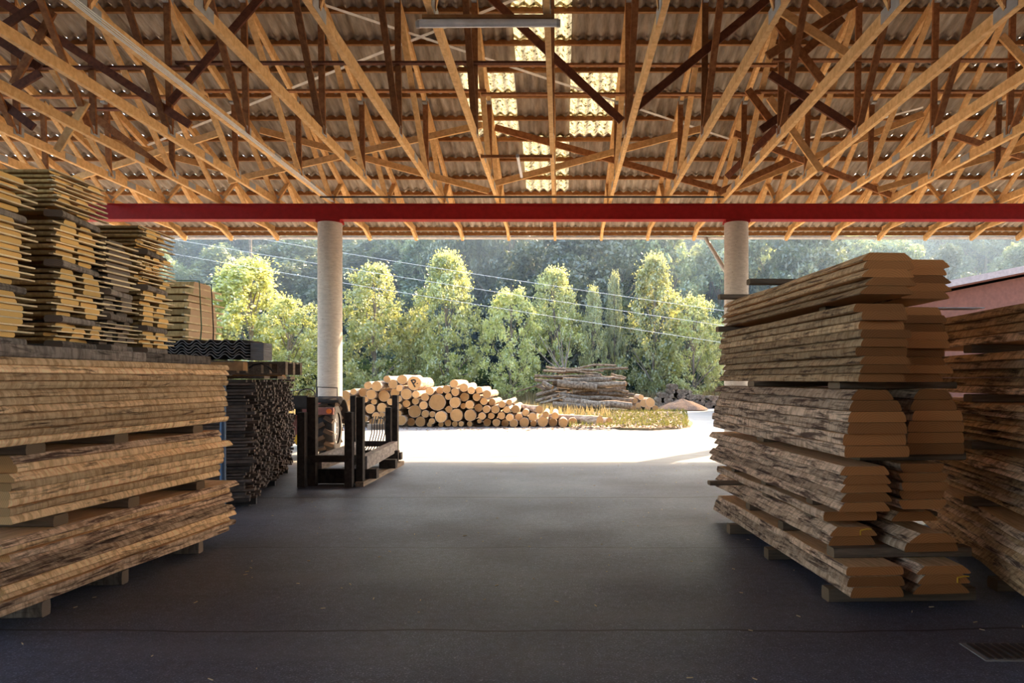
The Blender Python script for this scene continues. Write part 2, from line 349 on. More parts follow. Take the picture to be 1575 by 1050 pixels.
# braces
def beam3(name, a, b, wd, h, m, label, group, cat='brace', up=(0,1,0)):
    c = (Vector(a)+Vector(b))/2
    mb = MB(); mb.bar(Vector(a)-c, Vector(b)-c, wd, h, up); o = mb.build(name, M[m], None, c); return tag(o, label, cat, group)
def hb(u0, u1, v, Y, m, label):
    a = at(u0, v, Y); b = at(u1, v, Y); beam3('runner_board', a, b, .09, .035, m, label, 'horizontal boards running across the trusses', 'board', (0,0,1))
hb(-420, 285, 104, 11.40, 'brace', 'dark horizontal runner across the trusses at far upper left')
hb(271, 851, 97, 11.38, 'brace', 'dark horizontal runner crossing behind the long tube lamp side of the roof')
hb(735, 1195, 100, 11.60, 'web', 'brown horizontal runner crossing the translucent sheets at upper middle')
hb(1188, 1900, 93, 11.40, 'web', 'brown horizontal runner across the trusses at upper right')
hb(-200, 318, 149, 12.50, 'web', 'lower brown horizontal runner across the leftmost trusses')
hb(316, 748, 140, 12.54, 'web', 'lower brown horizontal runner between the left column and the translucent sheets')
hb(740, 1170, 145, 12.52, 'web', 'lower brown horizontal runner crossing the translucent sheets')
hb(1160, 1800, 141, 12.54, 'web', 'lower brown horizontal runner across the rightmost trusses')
hb(-150, 200, 168, 12.0, 'brace', 'short dark runner under the lower left trusses')
def db(p, q, Y0, Y1, m, label, h=.13, wd=.04):
    beam3('diagonal_brace', at(*p, Y0), at(*q, Y1), wd, h, m, label, 'diagonal braces between the trusses', 'brace', (0,1,0)) if False else \
    tag(_db(at(*p, Y0), at(*q, Y1), h, wd, m), label, 'brace', 'diagonal braces between the trusses')
def _db(a, b, h, wd, m):
    c = (a+b)/2; return MB().bar(a-c, b-c, wd, h, Vector((0,1,0)).cross(b-a)).build('diagonal_brace', M[m], None, c)
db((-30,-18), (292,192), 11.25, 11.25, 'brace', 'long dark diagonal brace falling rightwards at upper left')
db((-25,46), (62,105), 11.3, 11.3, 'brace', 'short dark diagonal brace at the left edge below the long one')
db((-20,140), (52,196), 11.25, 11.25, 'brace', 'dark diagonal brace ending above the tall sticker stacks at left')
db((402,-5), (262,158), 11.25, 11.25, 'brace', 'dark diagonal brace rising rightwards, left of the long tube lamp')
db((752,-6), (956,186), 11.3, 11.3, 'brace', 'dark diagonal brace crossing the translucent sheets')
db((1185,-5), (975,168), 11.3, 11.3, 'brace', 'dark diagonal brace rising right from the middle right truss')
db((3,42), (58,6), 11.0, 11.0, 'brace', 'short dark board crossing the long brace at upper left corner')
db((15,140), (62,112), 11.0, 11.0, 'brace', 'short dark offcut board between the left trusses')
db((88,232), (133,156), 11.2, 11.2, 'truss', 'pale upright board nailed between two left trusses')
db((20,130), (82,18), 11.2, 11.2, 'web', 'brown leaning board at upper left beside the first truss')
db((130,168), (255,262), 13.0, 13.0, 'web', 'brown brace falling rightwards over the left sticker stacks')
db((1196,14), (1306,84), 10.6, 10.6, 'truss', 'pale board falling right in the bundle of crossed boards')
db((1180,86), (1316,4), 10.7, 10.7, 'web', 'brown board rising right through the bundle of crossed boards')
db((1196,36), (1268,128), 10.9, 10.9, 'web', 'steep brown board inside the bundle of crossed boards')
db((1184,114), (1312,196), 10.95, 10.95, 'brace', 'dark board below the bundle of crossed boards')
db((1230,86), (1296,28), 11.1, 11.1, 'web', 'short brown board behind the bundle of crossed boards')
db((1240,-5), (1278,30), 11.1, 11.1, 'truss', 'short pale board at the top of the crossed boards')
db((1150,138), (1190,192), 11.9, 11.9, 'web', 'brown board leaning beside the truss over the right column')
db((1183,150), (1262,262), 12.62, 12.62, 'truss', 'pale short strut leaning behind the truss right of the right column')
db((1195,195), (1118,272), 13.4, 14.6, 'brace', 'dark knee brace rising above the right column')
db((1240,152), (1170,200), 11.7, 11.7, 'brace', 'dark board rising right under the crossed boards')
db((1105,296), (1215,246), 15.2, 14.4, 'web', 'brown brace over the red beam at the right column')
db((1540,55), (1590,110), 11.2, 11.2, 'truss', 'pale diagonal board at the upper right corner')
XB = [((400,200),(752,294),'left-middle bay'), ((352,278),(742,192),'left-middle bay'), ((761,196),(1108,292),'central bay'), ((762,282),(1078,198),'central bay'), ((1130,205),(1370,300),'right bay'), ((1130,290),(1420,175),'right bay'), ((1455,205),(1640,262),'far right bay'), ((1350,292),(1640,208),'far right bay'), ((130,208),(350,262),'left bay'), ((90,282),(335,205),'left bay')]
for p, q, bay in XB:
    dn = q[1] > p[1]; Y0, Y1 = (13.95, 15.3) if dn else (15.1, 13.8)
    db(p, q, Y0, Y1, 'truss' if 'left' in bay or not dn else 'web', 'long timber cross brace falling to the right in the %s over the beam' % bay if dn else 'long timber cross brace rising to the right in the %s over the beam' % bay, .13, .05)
def roofpt(u, v, off):
    a = (VV-v)/F; Y = (EZ + SL*EY - EYE - off)/(a+SL); return at(u, v, Y)
for (p, q, lab) in (((485,3),(1135,218),'white steel tie strip falling right under the roof sheets'), ((205,232),(810,-8),'white steel tie strip rising right behind the long tube lamp'), ((1160,235),(1420,165),'white steel tie strip at the right under the roof sheets')):
    a = roofpt(*p, .06); b = roofpt(*q, .06); tag(MB().bar(a, b, .055, .006, (0,.3,1)).build('tie_strip', M['strip']), lab, 'tie strip', 'white steel tie strips')

# red beam (I-section), columns
mb = MB(); zb0 = 5.28
mb.box(-15.5, 23.5, BY, BY+.27, zb0, zb0+.025); mb.box(-15.5, 23.5, BY, BY+.27, ZC-.025, ZC); mb.box(-15.5, 23.5, BY+.02, BY+.05, zb0+.02, ZC-.02)
tag(mb.build('steel_beam', M['redpaint']), 'long red painted steel beam across the two concrete columns', 'steel beam')
def column(X, lab):
    r = empty('concrete_column', (X, BY+.18, 0)); tag(r, lab, 'column', 'concrete columns under the red beam')
    n = 40; mb = MB(); vs = []
    mb.tube([(0,0,z) for z in (0, 1.5, 3, 4.4, 5.22)], .275, n); mb.build('shaft', M['concrete'], r)
    m2 = MB(); m2.box(-.28, .28, -.17, .17, 5.22, 5.28); m2.build('bearing_plate', M['redpaint'], r)
column(-5.36, 'round concrete column behind the tractor wheel')
column(4.09, 'round concrete column behind the board stack on the right')
# gutter
mb = MB(); n = 10; vs = []
for X in (XL, XR):
    for k in range(n+1):
        a = math.pi + math.pi*k/n; vs.append((X, 19.18+.075*math.cos(a), 5.60+.075*math.sin(a)))
mb.add(vs, [(k, k+1, n+2+k, n+1+k) for k in range(n)], 0, True)
g = mb.build('rain_gutter', M['gutter']); tag(g, 'long half-round metal gutter along the eave', 'gutter')
gs = g.modifiers.new('s', 'SOLIDIFY'); gs.thickness = .012
for k in range(-12, 11):
    X = X0+k*SP
    if XL < X < XR:
        mb = MB(); mb.tube([(X, 19.18+.085*math.cos(a), 5.60+.085*math.sin(a)) for a in [math.pi+math.pi*i/8 for i in range(9)]], .008, 6); mb.build('gutter_bracket', M['gutter'], g)
mb = MB(); mb.box(XL, XR, 19.0, 19.03, 5.60, 5.70); tag(mb.build('fascia_board', M['purlin']), 'thin timber fascia board behind the metal gutter', 'fascia')
mb = MB(); mb.tube([at(1086, 367, 19.15), at(1088, 371, 19.1), at(1113, 412, 16.5), (4.05, 16.25, 4.0), (4.05, 16.25, 3.2)], .055, 12)
tag(mb.build('downpipe', M['gutter']), 'slanting grey downpipe from the gutter to the right column', 'downpipe')
# cables on the truss over the left column
Xc = X0-4*SP
for i in range(4):
    mb = MB(); mb.tube([(Xc+.045+.022*i, y, ZC+.01+.004*i+.01*math.sin(y*1.3+i)) for y in (2, 4, 6, 8, 10, 12, 14, 15.6)], .007, 6)
    tag(mb.build('electric_cable', M['white']), 'thin white electric cable under the truss over the left column, %s from left' % nth(i+1), 'cable', 'white cables along one truss')
# lamps
def lampfix(a, b, rad, lab):
    a, b = Vector(a), Vector(b); c = (a+b)/2; d = (b-a).normalized()
    r = empty('tube_lamp', c); tag(r, lab, 'lamp')
    MB().tube([a-c+d*.03, b-c-d*.03], rad, 16).build('diffuser', M['diff'], r)
    MB().bar(a-c+d*.02+Vector((0,0,rad*.8)), b-c-d*.02+Vector((0,0,rad*.8)), rad*1.3, rad*.7).build('housing', M['white'], r)
    for p, q in ((a, a+d*.04), (b-d*.04, b)): MB().tube([p-c, q-c], rad*1.12, 16).build('end_cap', M['greypaint'], r)
lampfix(at(640, 37.5, 7.62), at(862, 36, 7.62), .038, 'long fluorescent tube lamp under the roof at the top of the picture')
tag(MB().box((650-VU)/F*7.6, (852-VU)/F*7.6, 7.56, 7.68, 5.605, 5.64).build('lamp_board', M['purlin']), 'brown mounting board directly above the long tube lamp', 'board')
for X in (X0-SP, X0):
    pass
lampfix((-.755, 12.0, 5.53), (-.755, 13.25, 5.53), .028, 'small tube lamp hanging under a rail before the translucent sheets')
tag(MB().box(X0-SP, X0, 12.28, 12.32, 5.585, 5.635).build('lamp_rail', M['web']), 'thin timber rail carrying the small tube lamp', 'rail')
tag(MB().tube([(-5.3, 15.05, 5.615), (3.6, 15.05, 5.615)], .02, 8).build('conduit_pipe', M['darkmetal']), 'dark conduit running across the truss feet above the red beam', 'conduit')

# ------------------------------------------------------------------ boards
def board_mesh(L, wb, wt, t, seed, rough=.012, seg=12, off=0.0, skew=0.0, bow=0.0, sides=3):
    """length along +Y, bottom width wb, top width wt, centred on x = off (top)"""
    rnd = random.Random(seed); mb = MB(); rings = []
    for i in range(seg+1):
        y = L*i/seg; ring = []
        e0 = noise.noise(Vector((y*1.3, seed*3.1, 0)))*rough*2 + noise.noise(Vector((y*7, seed*3.1, 5)))*rough*.7
        e1 = noise.noise(Vector((y*1.3, seed*3.1, 9)))*rough*2 + noise.noise(Vector((y*7, seed*3.1, 15)))*rough*.7
        f = noise.noise(Vector((y*9, seed, 2)))*rough*.5
        z = bow*math.sin(math.pi*i/seg)
        tb, hw, lw = min(.007, t*.15), wb/2, wt/2+abs(0)
        ring = [(-wb/2+.010+e0, y, z), (wb/2-.010+e1, y, z), (wb/2+e1, y, z+tb), ((wb+wt)/4+.004+e1+f+off/2, y, z+t*.5), (wt/2+off+e1+f, y, z+t-tb), (wt/2-.008+off+e1, y, z+t),
                (-wt/2+.008+off+e0, y, z+t), (-wt/2+off+e0-f, y, z+t-tb), (-(wb+wt)/4-.004+e0-f+off/2, y, z+t*.5), (-wb/2+e0, y, z+tb)]
        rings.append(ring)
    vs = [q for r in rings for q in r]; fs = []; ms = []
    for i in range(seg):
        for k in range(10):
            a, b = i*10+k, i*10+(k+1)%10; fs.append((a, b, b+10, a+10)); ms.append(0 if k in (0, 5) else 1)
    mb.add(vs, fs, ms); mb.add(rings[0], [tuple(range(9, -1, -1))], 2); mb.add(rings[-1], [tuple(range(10))], 2)
    return mb
LAST = [None]; RB = {}
def place_board(name, mb, mats, P, ang, label, group, cat='board', tilt=0):
    o = mb.build(name, mats, None, P); LAST[0] = o; o.rotation_euler = (tilt, 0, ang); return tag(o, label, cat, group)
CH = [0]
def dirv(a, b): d = Vector((b[0]-a[0], b[1]-a[1])); return d, d.length, math.atan2(d.y, d.x) - math.pi/2
def bearer(a, b, z0, z1, wd, label, group='bearers between the packs', mats='bearer', name='bearer'):
    a = Vector(a); b = Vector(b); c = (a+b)/2; d = b-a; L = d.length; ang = math.atan2(d.y, d.x)-math.pi/2
    mb = board_mesh(L, wd, wd*.96, z1-z0, hash((round(a.x*100), round(z0*100))) % 997, .004, 4)
    for i in range(len(mb.v)): v = mb.v[i]; mb.v[i] = (v[0], v[1]-L/2, v[2])
    return place_board(name, mb, M[mats], (c.x, c.y, z0), ang, label, group, 'bearer')

# --- left stack: three packs of waney boards; boards run from near to far, front edge towards the aisle
rnd = random.Random(4)
SLAB = 'front left stack of waney boards'
def left_pack(pname, near, far, z, n, th, wd, zig, ragn, ragf, mats, rot_mid=0, order=1, nearY=None):
    """near/far: aisle-side bottom edge line (x, y)"""
    for i in range(n):
        rn = rnd.uniform(-ragn, ragn); rf = rnd.uniform(-ragf, ragf)
        d, L, ang = dirv(near, far); u = d/L
        for row in range(2):
            wdt = wd*rnd.uniform(.92, 1.05)
            ox = -(wdt/2 + row*(wd*1.1)) + zig[i % len(zig)]
            bev = rnd.choice((-.01, .0, .008, .015, .025, .04))
            a = Vector(near) + u*rn + Vector((u.y, -u.x))*0 
            nrm = Vector((-u.y, u.x))
            P = a + nrm*(-ox)
            mb = board_mesh(L+rf-rn, wdt, wdt-2*bev, th*.97, CH[0]*7+3, .014, 16 if row == 0 else 3, off=rnd.uniform(-.01,.01)); CH[0] += 1
            k = n-i
            lab = 'aisle-side waney board, %s from the top of the %s pack in the front left stack' % (nth(k), pname) if row == 0 else 'inner-row waney board, %s from the top of the %s pack in the front left stack' % (nth(k), pname)
            place_board('waney_board', mb, mats[0] if rnd.random() < mats[2] else mats[1], (P.x, P.y, z+i*th), ang, lab, 'boards of the front left stack')
    return z+n*th
nb, fb = (-3.50, 4.22), (-3.25, 6.80)
zL = .11
for j, Y in enumerate((4.62, 5.35, 6.3)):
    x = -3.5+.25*(Y-4.2)/2.6
    bearer((x-.02, Y), (x-1.3, Y-.1), 0, .105, .09, 'weathered floor bearer under the front left stack, %s from the camera' % nth(j+1), 'floor bearers under the stacks', 'greyed')
z1 = left_pack('bottom', nb, fb, zL, 10, .0475, .55, (0, .015, -.01, .02, .0, -.02), .12, .09, (M['tan2'], M['tan'], .65))
for j, Y in enumerate((4.75, 5.45, 6.3)):
    bearer((-3.50+.1*(Y-4.5), Y), (-4.7, Y), z1, z1+.075, .14, 'short bearer above the bottom pack of the front left stack, %s from the camera' % nth(j+1))
z2 = left_pack('middle', (-3.52, 4.38), (-3.30, 6.72), z1+.078, 8, .055, .52, (.0, -.015, -.03, .0, .02, .03), .05, .12, (M['tan'], M['tan2'], .75))
for j, Y in enumerate((4.55, 5.35, 6.35)):
    bearer((-3.50+.07*(Y-4.5), Y), (-4.7, Y), z2, z2+.07, .17, 'short bearer above the middle pack of the front left stack, %s from the camera' % nth(j+1))
z3 = left_pack('top', (-3.50, 3.4), (-3.34, 6.85), z2+.073, 11, .0515, .56, (.0, .01, -.005, .012), .02, .05, (M['tan'], M['tan2'], .95))
print('left stack top', z3)

# --- sticker stacks standing on it: boards run along X, ends towards the aisle, stickers along Y
def sticker_stack(nm, XF, ya, yb, zb, spec, mats, length=1.9, fy=1):
    """spec: list of (n layers, boards per layer, board thickness, sticker thickness, profile)"""
    z = zb; cnt = 0; lay = 0; total = sum(s[0] for s in spec)
    for pi, (n, nbp, th, st, prof) in enumerate(spec):
        bearer((XF+.02, ya-.04), (XF+.02-.12, yb+.06), z, z+.05, .12, 'grey bearer, %s from the bottom in the %s' % (nth(pi+1), nm), 'grey bearers in the sticker stacks', 'greyed'); 
        z += .052
        for i in range(n):
            lay += 1
            W = (yb-ya)/nbp
            for b in range(nbp):
                yc = ya + W*(b+.5)
                if prof == 'boule':
                    s = (i+.5)/n*2-1; wd = W*.80*math.sqrt(max(.12, 1-(.82*s)**2))
                    s2 = (i+.9)/n*2-1; wt = W*.80*math.sqrt(max(.12, 1-(.82*s2)**2))
                elif prof == 'rand':
                    wd = W*rnd.uniform(.55, .95); wt = wd*rnd.uniform(.75, 1); yc += rnd.uniform(-.15, .15)*W*(1-.8)
                else: wd = W*.78*rnd.uniform(.9, 1.05); wt = wd*.95
                rag = rnd.uniform(-.03, .03) if prof != 'rand' else rnd.uniform(-.09, .04)
                mb = board_mesh(length, wd, min(wt, wd*1.02), th, CH[0]*5+1, .006, 2); CH[0] += 1
                pos = ('nearer', 'farther') if nbp == 2 else ('nearest', 'middle', 'farthest')
                o = mb.build('stacked_board', mats, None, (XF+rag, yc, z)); o.rotation_euler = (0, 0, math.pi/2+rnd.uniform(-.02,.02))
                tag(o, '%s board in layer %s of %s, %s' % (pos[b], nth(lay).replace('th', 'th'), '%d' % total, nm) if False else '%s board of the %s layer up in the %s' % (pos[b], nth(lay), nm), 'board', 'boards in the ' + nm)
            z += th
            if i < n-1:
                xo = rnd.uniform(-.01, .03)
                mb = MB(); mb.bar((0, -(yb-ya)/2-.03-rnd.random()*.04, 0), (0, (yb-ya)/2+.02+rnd.random()*.05, 0), .035, st-.001)
                o = mb.build('sticker', M['sticker'], None, (XF+.005+xo, (ya+yb)/2, z+st/2)); tag(o, 'thin pale sticker above the %s layer in the %s' % (nth(lay), nm), 'sticker', 'stickers in the ' + nm)
                z += st
    return z
zt = z3 + .002
for j, (a, b) in enumerate((((-3.62, 3.6), (-3.60, 5.15)), ((-3.62, 5.18), (-3.60, 5.85)), ((-3.62, 5.88), (-3.56, 6.85)), ((-4.4, 3.6), (-4.4, 6.7)))):
    bearer(a, b, zt, zt+.085, .10, ['long dark bearer on the front left stack under the nearest sticker stacks', 'short dark bearer on the front left stack below the greyish boards', 'dark bearer end on the front left stack beside the corrugated sheets', 'rear dark bearer on the front left stack'][j], 'dark bearers on top of the left stack', 'greyed')
zs = zt+.088; XF = -3.72
S1 = sticker_stack('leftmost sticker stack', XF, 4.02, 4.74, zs, [(7, 2, .034, .012, 'boule'), (10, 2, .034, .012, 'boule'), (5, 2, .036, .012, 'flat')], M['yellow'])
S2 = sticker_stack('plank-topped second sticker stack', XF, 5.02, 5.50, zs, [(4, 3, .026, .010, 'rand'), (8, 2, .034, .012, 'boule'), (7, 2, .034, .012, 'boule'), (9, 3, .026, .010, 'rand')], M['yellow'])
S3 = sticker_stack('greyish low sticker stack', XF, 5.56, 5.93, zs, [(6, 3, .026, .009, 'rand'), (4, 2, .03, .01, 'flat'), (9, 1, .034, .014, 'boule')], M['greyed'])
S4 = sticker_stack('sticker stack beside the corrugated sheets', XF, 6.05, 6.46, zs, [(4, 2, .028, .01, 'flat'), (7, 2, .034, .012, 'flat'), (8, 3, .024, .010, 'rand'), (6, 2, .028, .010, 'rand')], M['yellow'])
print('stack tops', S1, S2, S3, S4)

# --- rack with laths, platform, corrugated sheets
LA, LB = Vector((-3.78, 8.35)), Vector((-4.75, 12.1))
d = (LB-LA); LL = d.length; du = d/LL; nr = Vector((-du.y, du.x))   # nr points away from the aisle (-x)
if nr.x > 0: nr = -nr
ang_l = math.atan2(nr.y, nr.x)
rl = random.Random(11)
cells = []
NZ, NY = 38, 34
for j in range(NZ):
    for i in range(NY):
        cells.append((i, j))
def lath_geom(mb, s, z, wdt, th, out, Ln, c0):
    p = LA + du*s - nr*out - c0; q = p + nr*Ln
    mb.bar((p.x, p.y, z), (q.x, q.y, z), wdt, th)
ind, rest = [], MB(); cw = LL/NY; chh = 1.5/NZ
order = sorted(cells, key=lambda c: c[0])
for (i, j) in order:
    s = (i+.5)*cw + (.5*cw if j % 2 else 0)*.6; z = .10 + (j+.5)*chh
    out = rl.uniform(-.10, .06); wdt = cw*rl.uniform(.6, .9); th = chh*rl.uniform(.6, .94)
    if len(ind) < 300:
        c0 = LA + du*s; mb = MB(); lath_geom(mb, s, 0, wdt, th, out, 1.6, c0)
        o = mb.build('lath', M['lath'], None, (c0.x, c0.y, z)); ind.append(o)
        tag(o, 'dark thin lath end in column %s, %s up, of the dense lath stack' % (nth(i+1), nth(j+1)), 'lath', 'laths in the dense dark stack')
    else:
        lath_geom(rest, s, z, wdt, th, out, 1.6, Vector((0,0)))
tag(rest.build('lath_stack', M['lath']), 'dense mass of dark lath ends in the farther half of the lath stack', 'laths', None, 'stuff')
for j, s in enumerate((.35, 1.9, 3.3)):
    p = LA+du*s; mb = MB(); q = p+nr*1.5
    mb.bar((p.x, p.y, .055), (q.x, q.y, .055), .08, .08); pp = p + nr*.12
    o = mb.build('rack_foot', M['darkmetal']); tag(o, 'dark steel floor skid under the lath stack, %s from the camera' % nth(j+1), 'rack skid')
    if j < 2: MB().box(pp.x-.05, pp.x+.05, pp.y-.05, pp.y+.05, 0, .015).build('foot_plate', M['darkmetal'], o)
p = ground(345, 724)
tag(MB().tube([(-3.98, 8.05, 0), (-3.98, 8.05, 1.70)], .035, 14).build('steel_post', M['bluepost']), 'round blue steel post between the board stack and the lath stack', 'post')
tag(MB().tube([(-6.4, 8.05, 0), (-6.4, 8.05, 1.70)], .035, 14).build('steel_post', M['bluepost']), 'rear blue steel post hidden behind the board stack', 'post')
tag(MB().tube([(-4.2, 11.6, 0), (-4.2, 11.6, .01)], .03, 8).build('steel_disc', M['darkmetal']), 'small steel disc under the far end of the laths', 'disc') if False else None
# platform plank and pallets on top of the laths
zp = 1.655
tag(MB().box(-6.6, -3.72, 8.0, 8.12, 1.70, 1.80).build('platform_beam', M['purlin']), 'reddish timber beam under the dark corrugated sheets', 'beam')
tag(MB().box(-6.4, -4.2, 10.3, 10.42, 1.62, 1.80).build('platform_beam', M['purlin']), 'rear timber beam lying over the laths', 'beam')
for x_, lb in ((-5.0, 'near'), (-6.2, 'rear')): tag(MB().box(x_-.05, x_+.05, 8.12, 10.30, 1.62, 1.80).build('platform_beam', M['greyed'][0]), 'grey beam under the platform planks, on their %s side' % ('aisle' if lb == 'near' else 'outer'), 'beam')
for i in range(5):
    y0 = 8.14+i*.42
    tag(MB().box(-6.5, (-3.9 if i == 0 else -4.75), y0, y0+.36, 1.80, 1.825).build('platform_plank', M['greyed'][0]), 'grey platform plank over the laths, %s from the camera' % nth(i+1), 'plank', 'platform planks over the laths')
def pallet(P, rz, label, w=1.0, l=.8, parent=None):
    r = empty('pallet', P, rz); tag(r, label, 'pallet', 'pallets on the lath stack')
    for k in range(3): MB().box(-w/2, w/2, -l/2+k*(l-.1)/2, -l/2+.1+k*(l-.1)/2, 0, .018).build('bottom_board', M['greyed'][0], r)
    for k in range(3):
        for q in range(3): MB().box(-w/2+k*(w-.1)/2, -w/2+.1+k*(w-.1)/2, -l/2+q*(l-.1)/2, -l/2+.1+q*(l-.1)/2, .018, .15).build('block', M['greyed'][0], r)
    for k in range(5): MB().box(-w/2, w/2, -l/2+k*(l-.12)/4, -l/2+.12+k*(l-.12)/4, .15, .172).build('deck_board', M['greyed'][0], r)
    return r
pallet((-4.02, 9.35, 1.66), R(6), 'upper grey wooden pallet beside the dark corrugated sheets', .72, .8)
for k, (u0, u1, v) in enumerate(((395, 452, 590), (388, 446, 585), (405, 450, 578))):
    pass
for k in range(5):
    a = (-5.0, 9.4+.45*k, 1.625+.0*k); b = (-4.02-.2*k*.5+rl.uniform(-.05,.1), 9.35+.45*k, 1.625)
    tag(MB().bar(a, b, .16, .04).build('loose_slat', M['greyed'][0]), 'loose grey slat lying on the lath stack, %s from the camera' % nth(k+1), 'slat', 'loose slats on the lath stack')
mb = MB(); mb.tube([at(383, 566, 8.6), at(390, 561, 8.6), at(402, 559, 8.6), at(412, 563, 8.7), at(420, 571, 8.8)], .012, 8)
tag(mb.build('rubber_hose', M['black']), 'bent black hose dangling beside the pallet', 'hose')
for k in range(6):                                                     # corrugated sheets, profile towards the camera
    mb = MB(); x0, x1 = at(247, 0, 8.2).x, at(389, 0, 8.2).x; nn = 90; vs = []; z = 1.87 + k*.034
    for i in range(nn+1):
        x = x0+(x1-x0)*i/nn; a = .027*math.cos((x-x0)/(x1-x0)*2*math.pi*6.5+.6)
        vs += [(x, 8.06+.02*k%.03, z+a), (x, 8.62+.01*k, z+a)]
    mb.add(vs, [(2*i, 2*i+1, 2*i+3, 2*i+2) for i in range(nn)], 0, True)
    o = mb.build('corrugated_sheet', [M['corrdark'], M['corrgrey']]); m = o.modifiers.new('s', 'SOLIDIFY'); m.thickness = .010; m.offset = 0; m.material_offset_rim = 1
    tag(o, 'dark corrugated roofing sheet lying on the platform, %s from the bottom' % nth(k+1), 'roofing sheet', 'corrugated sheets on the platform')
for k in range(8):
    tag(MB().box(at(391,0,8.2).x, at(411,0,8.2).x, 8.10, 8.34, 1.826+k*.026, 1.85+k*.026).build('flat_sheet', M['corrgrey']), 'flat grey fibre sheet beside the corrugated ones, %s from the bottom' % nth(k+1), 'flat sheet', 'flat grey sheets on the platform')
# strapped boule bundle
zU = sticker_stack('strapped bundle of log boards', -4.98, 9.05, 9.95, 1.83, [(11, 1, .075, .022, 'boule')], [M['yellow'][0], M['yellow'][1], wood_end('pale_pink_end', (.66,.46,.30), (.55,.36,.22), 10, .95, 1.05)], 1.3)
for k, y in enumerate((9.3, 9.62)):
    tag(MB().tube([(-4.93+.03*k, y, 1.84), (-4.90, y+.02, 2.3), (-4.92, y, zU+.01), (-5.5, y-.1, zU+.015)], .008, 6).build('strap', M['greenband'] if k == 0 else M['black']), ['green strap around the bundle of sawn log boards', 'black strap around the bundle of sawn log boards'][k], 'strap')

# --- right stack: packs of oak waney boards, two columns
RN, RF = (1.97, 4.68), (1.75, 7.72)
def right_pack(pname, z, thick, cols, mats, near=RN, far=RF, ragn=.03, ragf=.12):
    for i, th in enumerate(thick):
        for c, (x0, wd, back, prof) in enumerate(cols):
            d, L, ang = dirv(near, far); u = d/L; nrm = Vector((u.y, -u.x))
            n = len(thick); s = i/n
            if prof == 'round': wbm, wtm = wd*math.sqrt(max(.08, 1-(.86*i/n)**2)), wd*math.sqrt(max(.08, 1-(.86*(i+1)/n)**2))
            elif prof == 'bev': wbm, wtm = wd*rnd.uniform(.93, 1.02), wd*rnd.uniform(.66, .86)
            elif prof == 'inv': wbm, wtm = wd*rnd.uniform(.78, .95), wd*rnd.uniform(.9, 1.0)
            else: wbm = wd*rnd.uniform(.88, 1.03); wtm = wbm*rnd.uniform(.80, 1.0)
            rn = rnd.uniform(-ragn, ragn)+back; rf = rnd.uniform(-ragf, ragf)
            off = 0
            P = Vector(near) + u*rn + nrm*(x0 + wd/2 + (wbm-wd)*.0 + rnd.uniform(-.015, .015))
            if prof == 'round': P = Vector(near) + u*rn + nrm*(x0 + wbm/2 + (wd-wbm)*.35)
            mb = board_mesh(L+rf-rn, wbm, wtm, th*.965, CH[0]*3+11, .014, 16, off, bow=0); CH[0] += 1
            side = 'aisle-side' if c == 0 else 'inner'
            place_board('oak_board', mb, mats if not isinstance(mats, list) or len(mats) != 2 else mats[rnd.random() < .5], (P.x, P.y, z), ang, '%s oak board, %s up in the %s pack of the front right stack' % (side, nth(i+1), pname), 'boards of the front right stack'); RB[(pname, i, c)] = (bpy.data.objects[-1] if False else LAST[0], wbm, th)
        z += th
    return z
def rb(z, h, ys, xo, lab, wd=.12, xe=1.05):
    for j, Y in enumerate(ys):
        x = 1.97-.22*(Y-4.68)/3.04
        bearer((x+xo[j], Y), (x+xe, Y+.04), z, z+h, wd, '%s, %s from the camera' % (lab, nth(j+1)), 'bearers of the front right stack')
B = M['brown']
rb(0, .095, (4.95, 6.1, 7.1), (-.03, -.03, -.05), 'dark floor bearer under the front right stack')
z = right_pack('bottom', .10, [.075, .07, .06], [(0, .42, 0, 'flat'), (.50, .42, .02, 'bev')], M['tan2'] and [M['tan2'][0], M['tan2'][1], B[2]])
rb(z, .07, (5.0, 5.9, 6.8), (.03, .02, .05), 'short bearer over the bottom pack of the front right stack')
z = right_pack('second', z+.073, [.07, .07], [(.03, .36, .30, 'bev'), (.47, .40, .1, 'round')], [M['tan2'][0], M['tan2'][1], B[2]])
rb(z, .038, (5.4, 6.3, 7.0), (.04, .03, -.28), 'short bearer over the second pack of the front right stack')
z = right_pack('third', z+.04, [.07], [(-.02, .44, .35, 'flat'), (.48, .36, .3, 'bev')], [M['tan2'][0], M['tan2'][1], B[2]])
rb(z, .055, (5.35, 6.3, 7.2), (.03, .02, .03), 'short bearer over the third pack of the front right stack')
z = right_pack('fourth', z+.057, [.066, .064, .064, .062, .062], [(-.03, .36, .02, 'bev'), (.42, .36, .1, 'inv')], [M['tan2'][0], M['tan2'][1], B[2]])
rb(z, .06, (5.1, 6.6), (.25, .1), 'dark bearer over the fourth pack of the front right stack', .2)
z = right_pack('fifth', z+.062, [.08, .08, .08, .076, .076, .072], [(-.03, .46, .0, 'round'), (.50, .42, .12, 'round')], [B[0], M['tan2'][1], B[2]])
rb(z, .05, (5.2, 6.8), (.15, .08), 'dark bearer over the fifth pack of the front right stack', .2)
z = right_pack('sixth', z+.052, [.0605]*9, [(.07, .36, .0, 'flat'), (.45, .40, .2, 'flat')], B, ragn=.04)
rb(z, .055, (5.5, 7.55), (.2, -.03), 'dark bearer over the sixth pack of the front right stack', .12)
z = right_pack('top', z+.057, [.058]*5, [(.09, .38, -.02, 'bev'), (.49, .40, .22, 'bev')], B, ragn=.02)
rb(z, .05, (6.3, 7.45), (-.12, -.04), 'loose dark batten on top of the front right stack', .10)
print('right top', z)
bearer((1.55, 7.25), (2.4, 7.2), .60, .64, .09, 'loose batten poking out left of the front right stack', 'bearers of the front right stack') if False else None
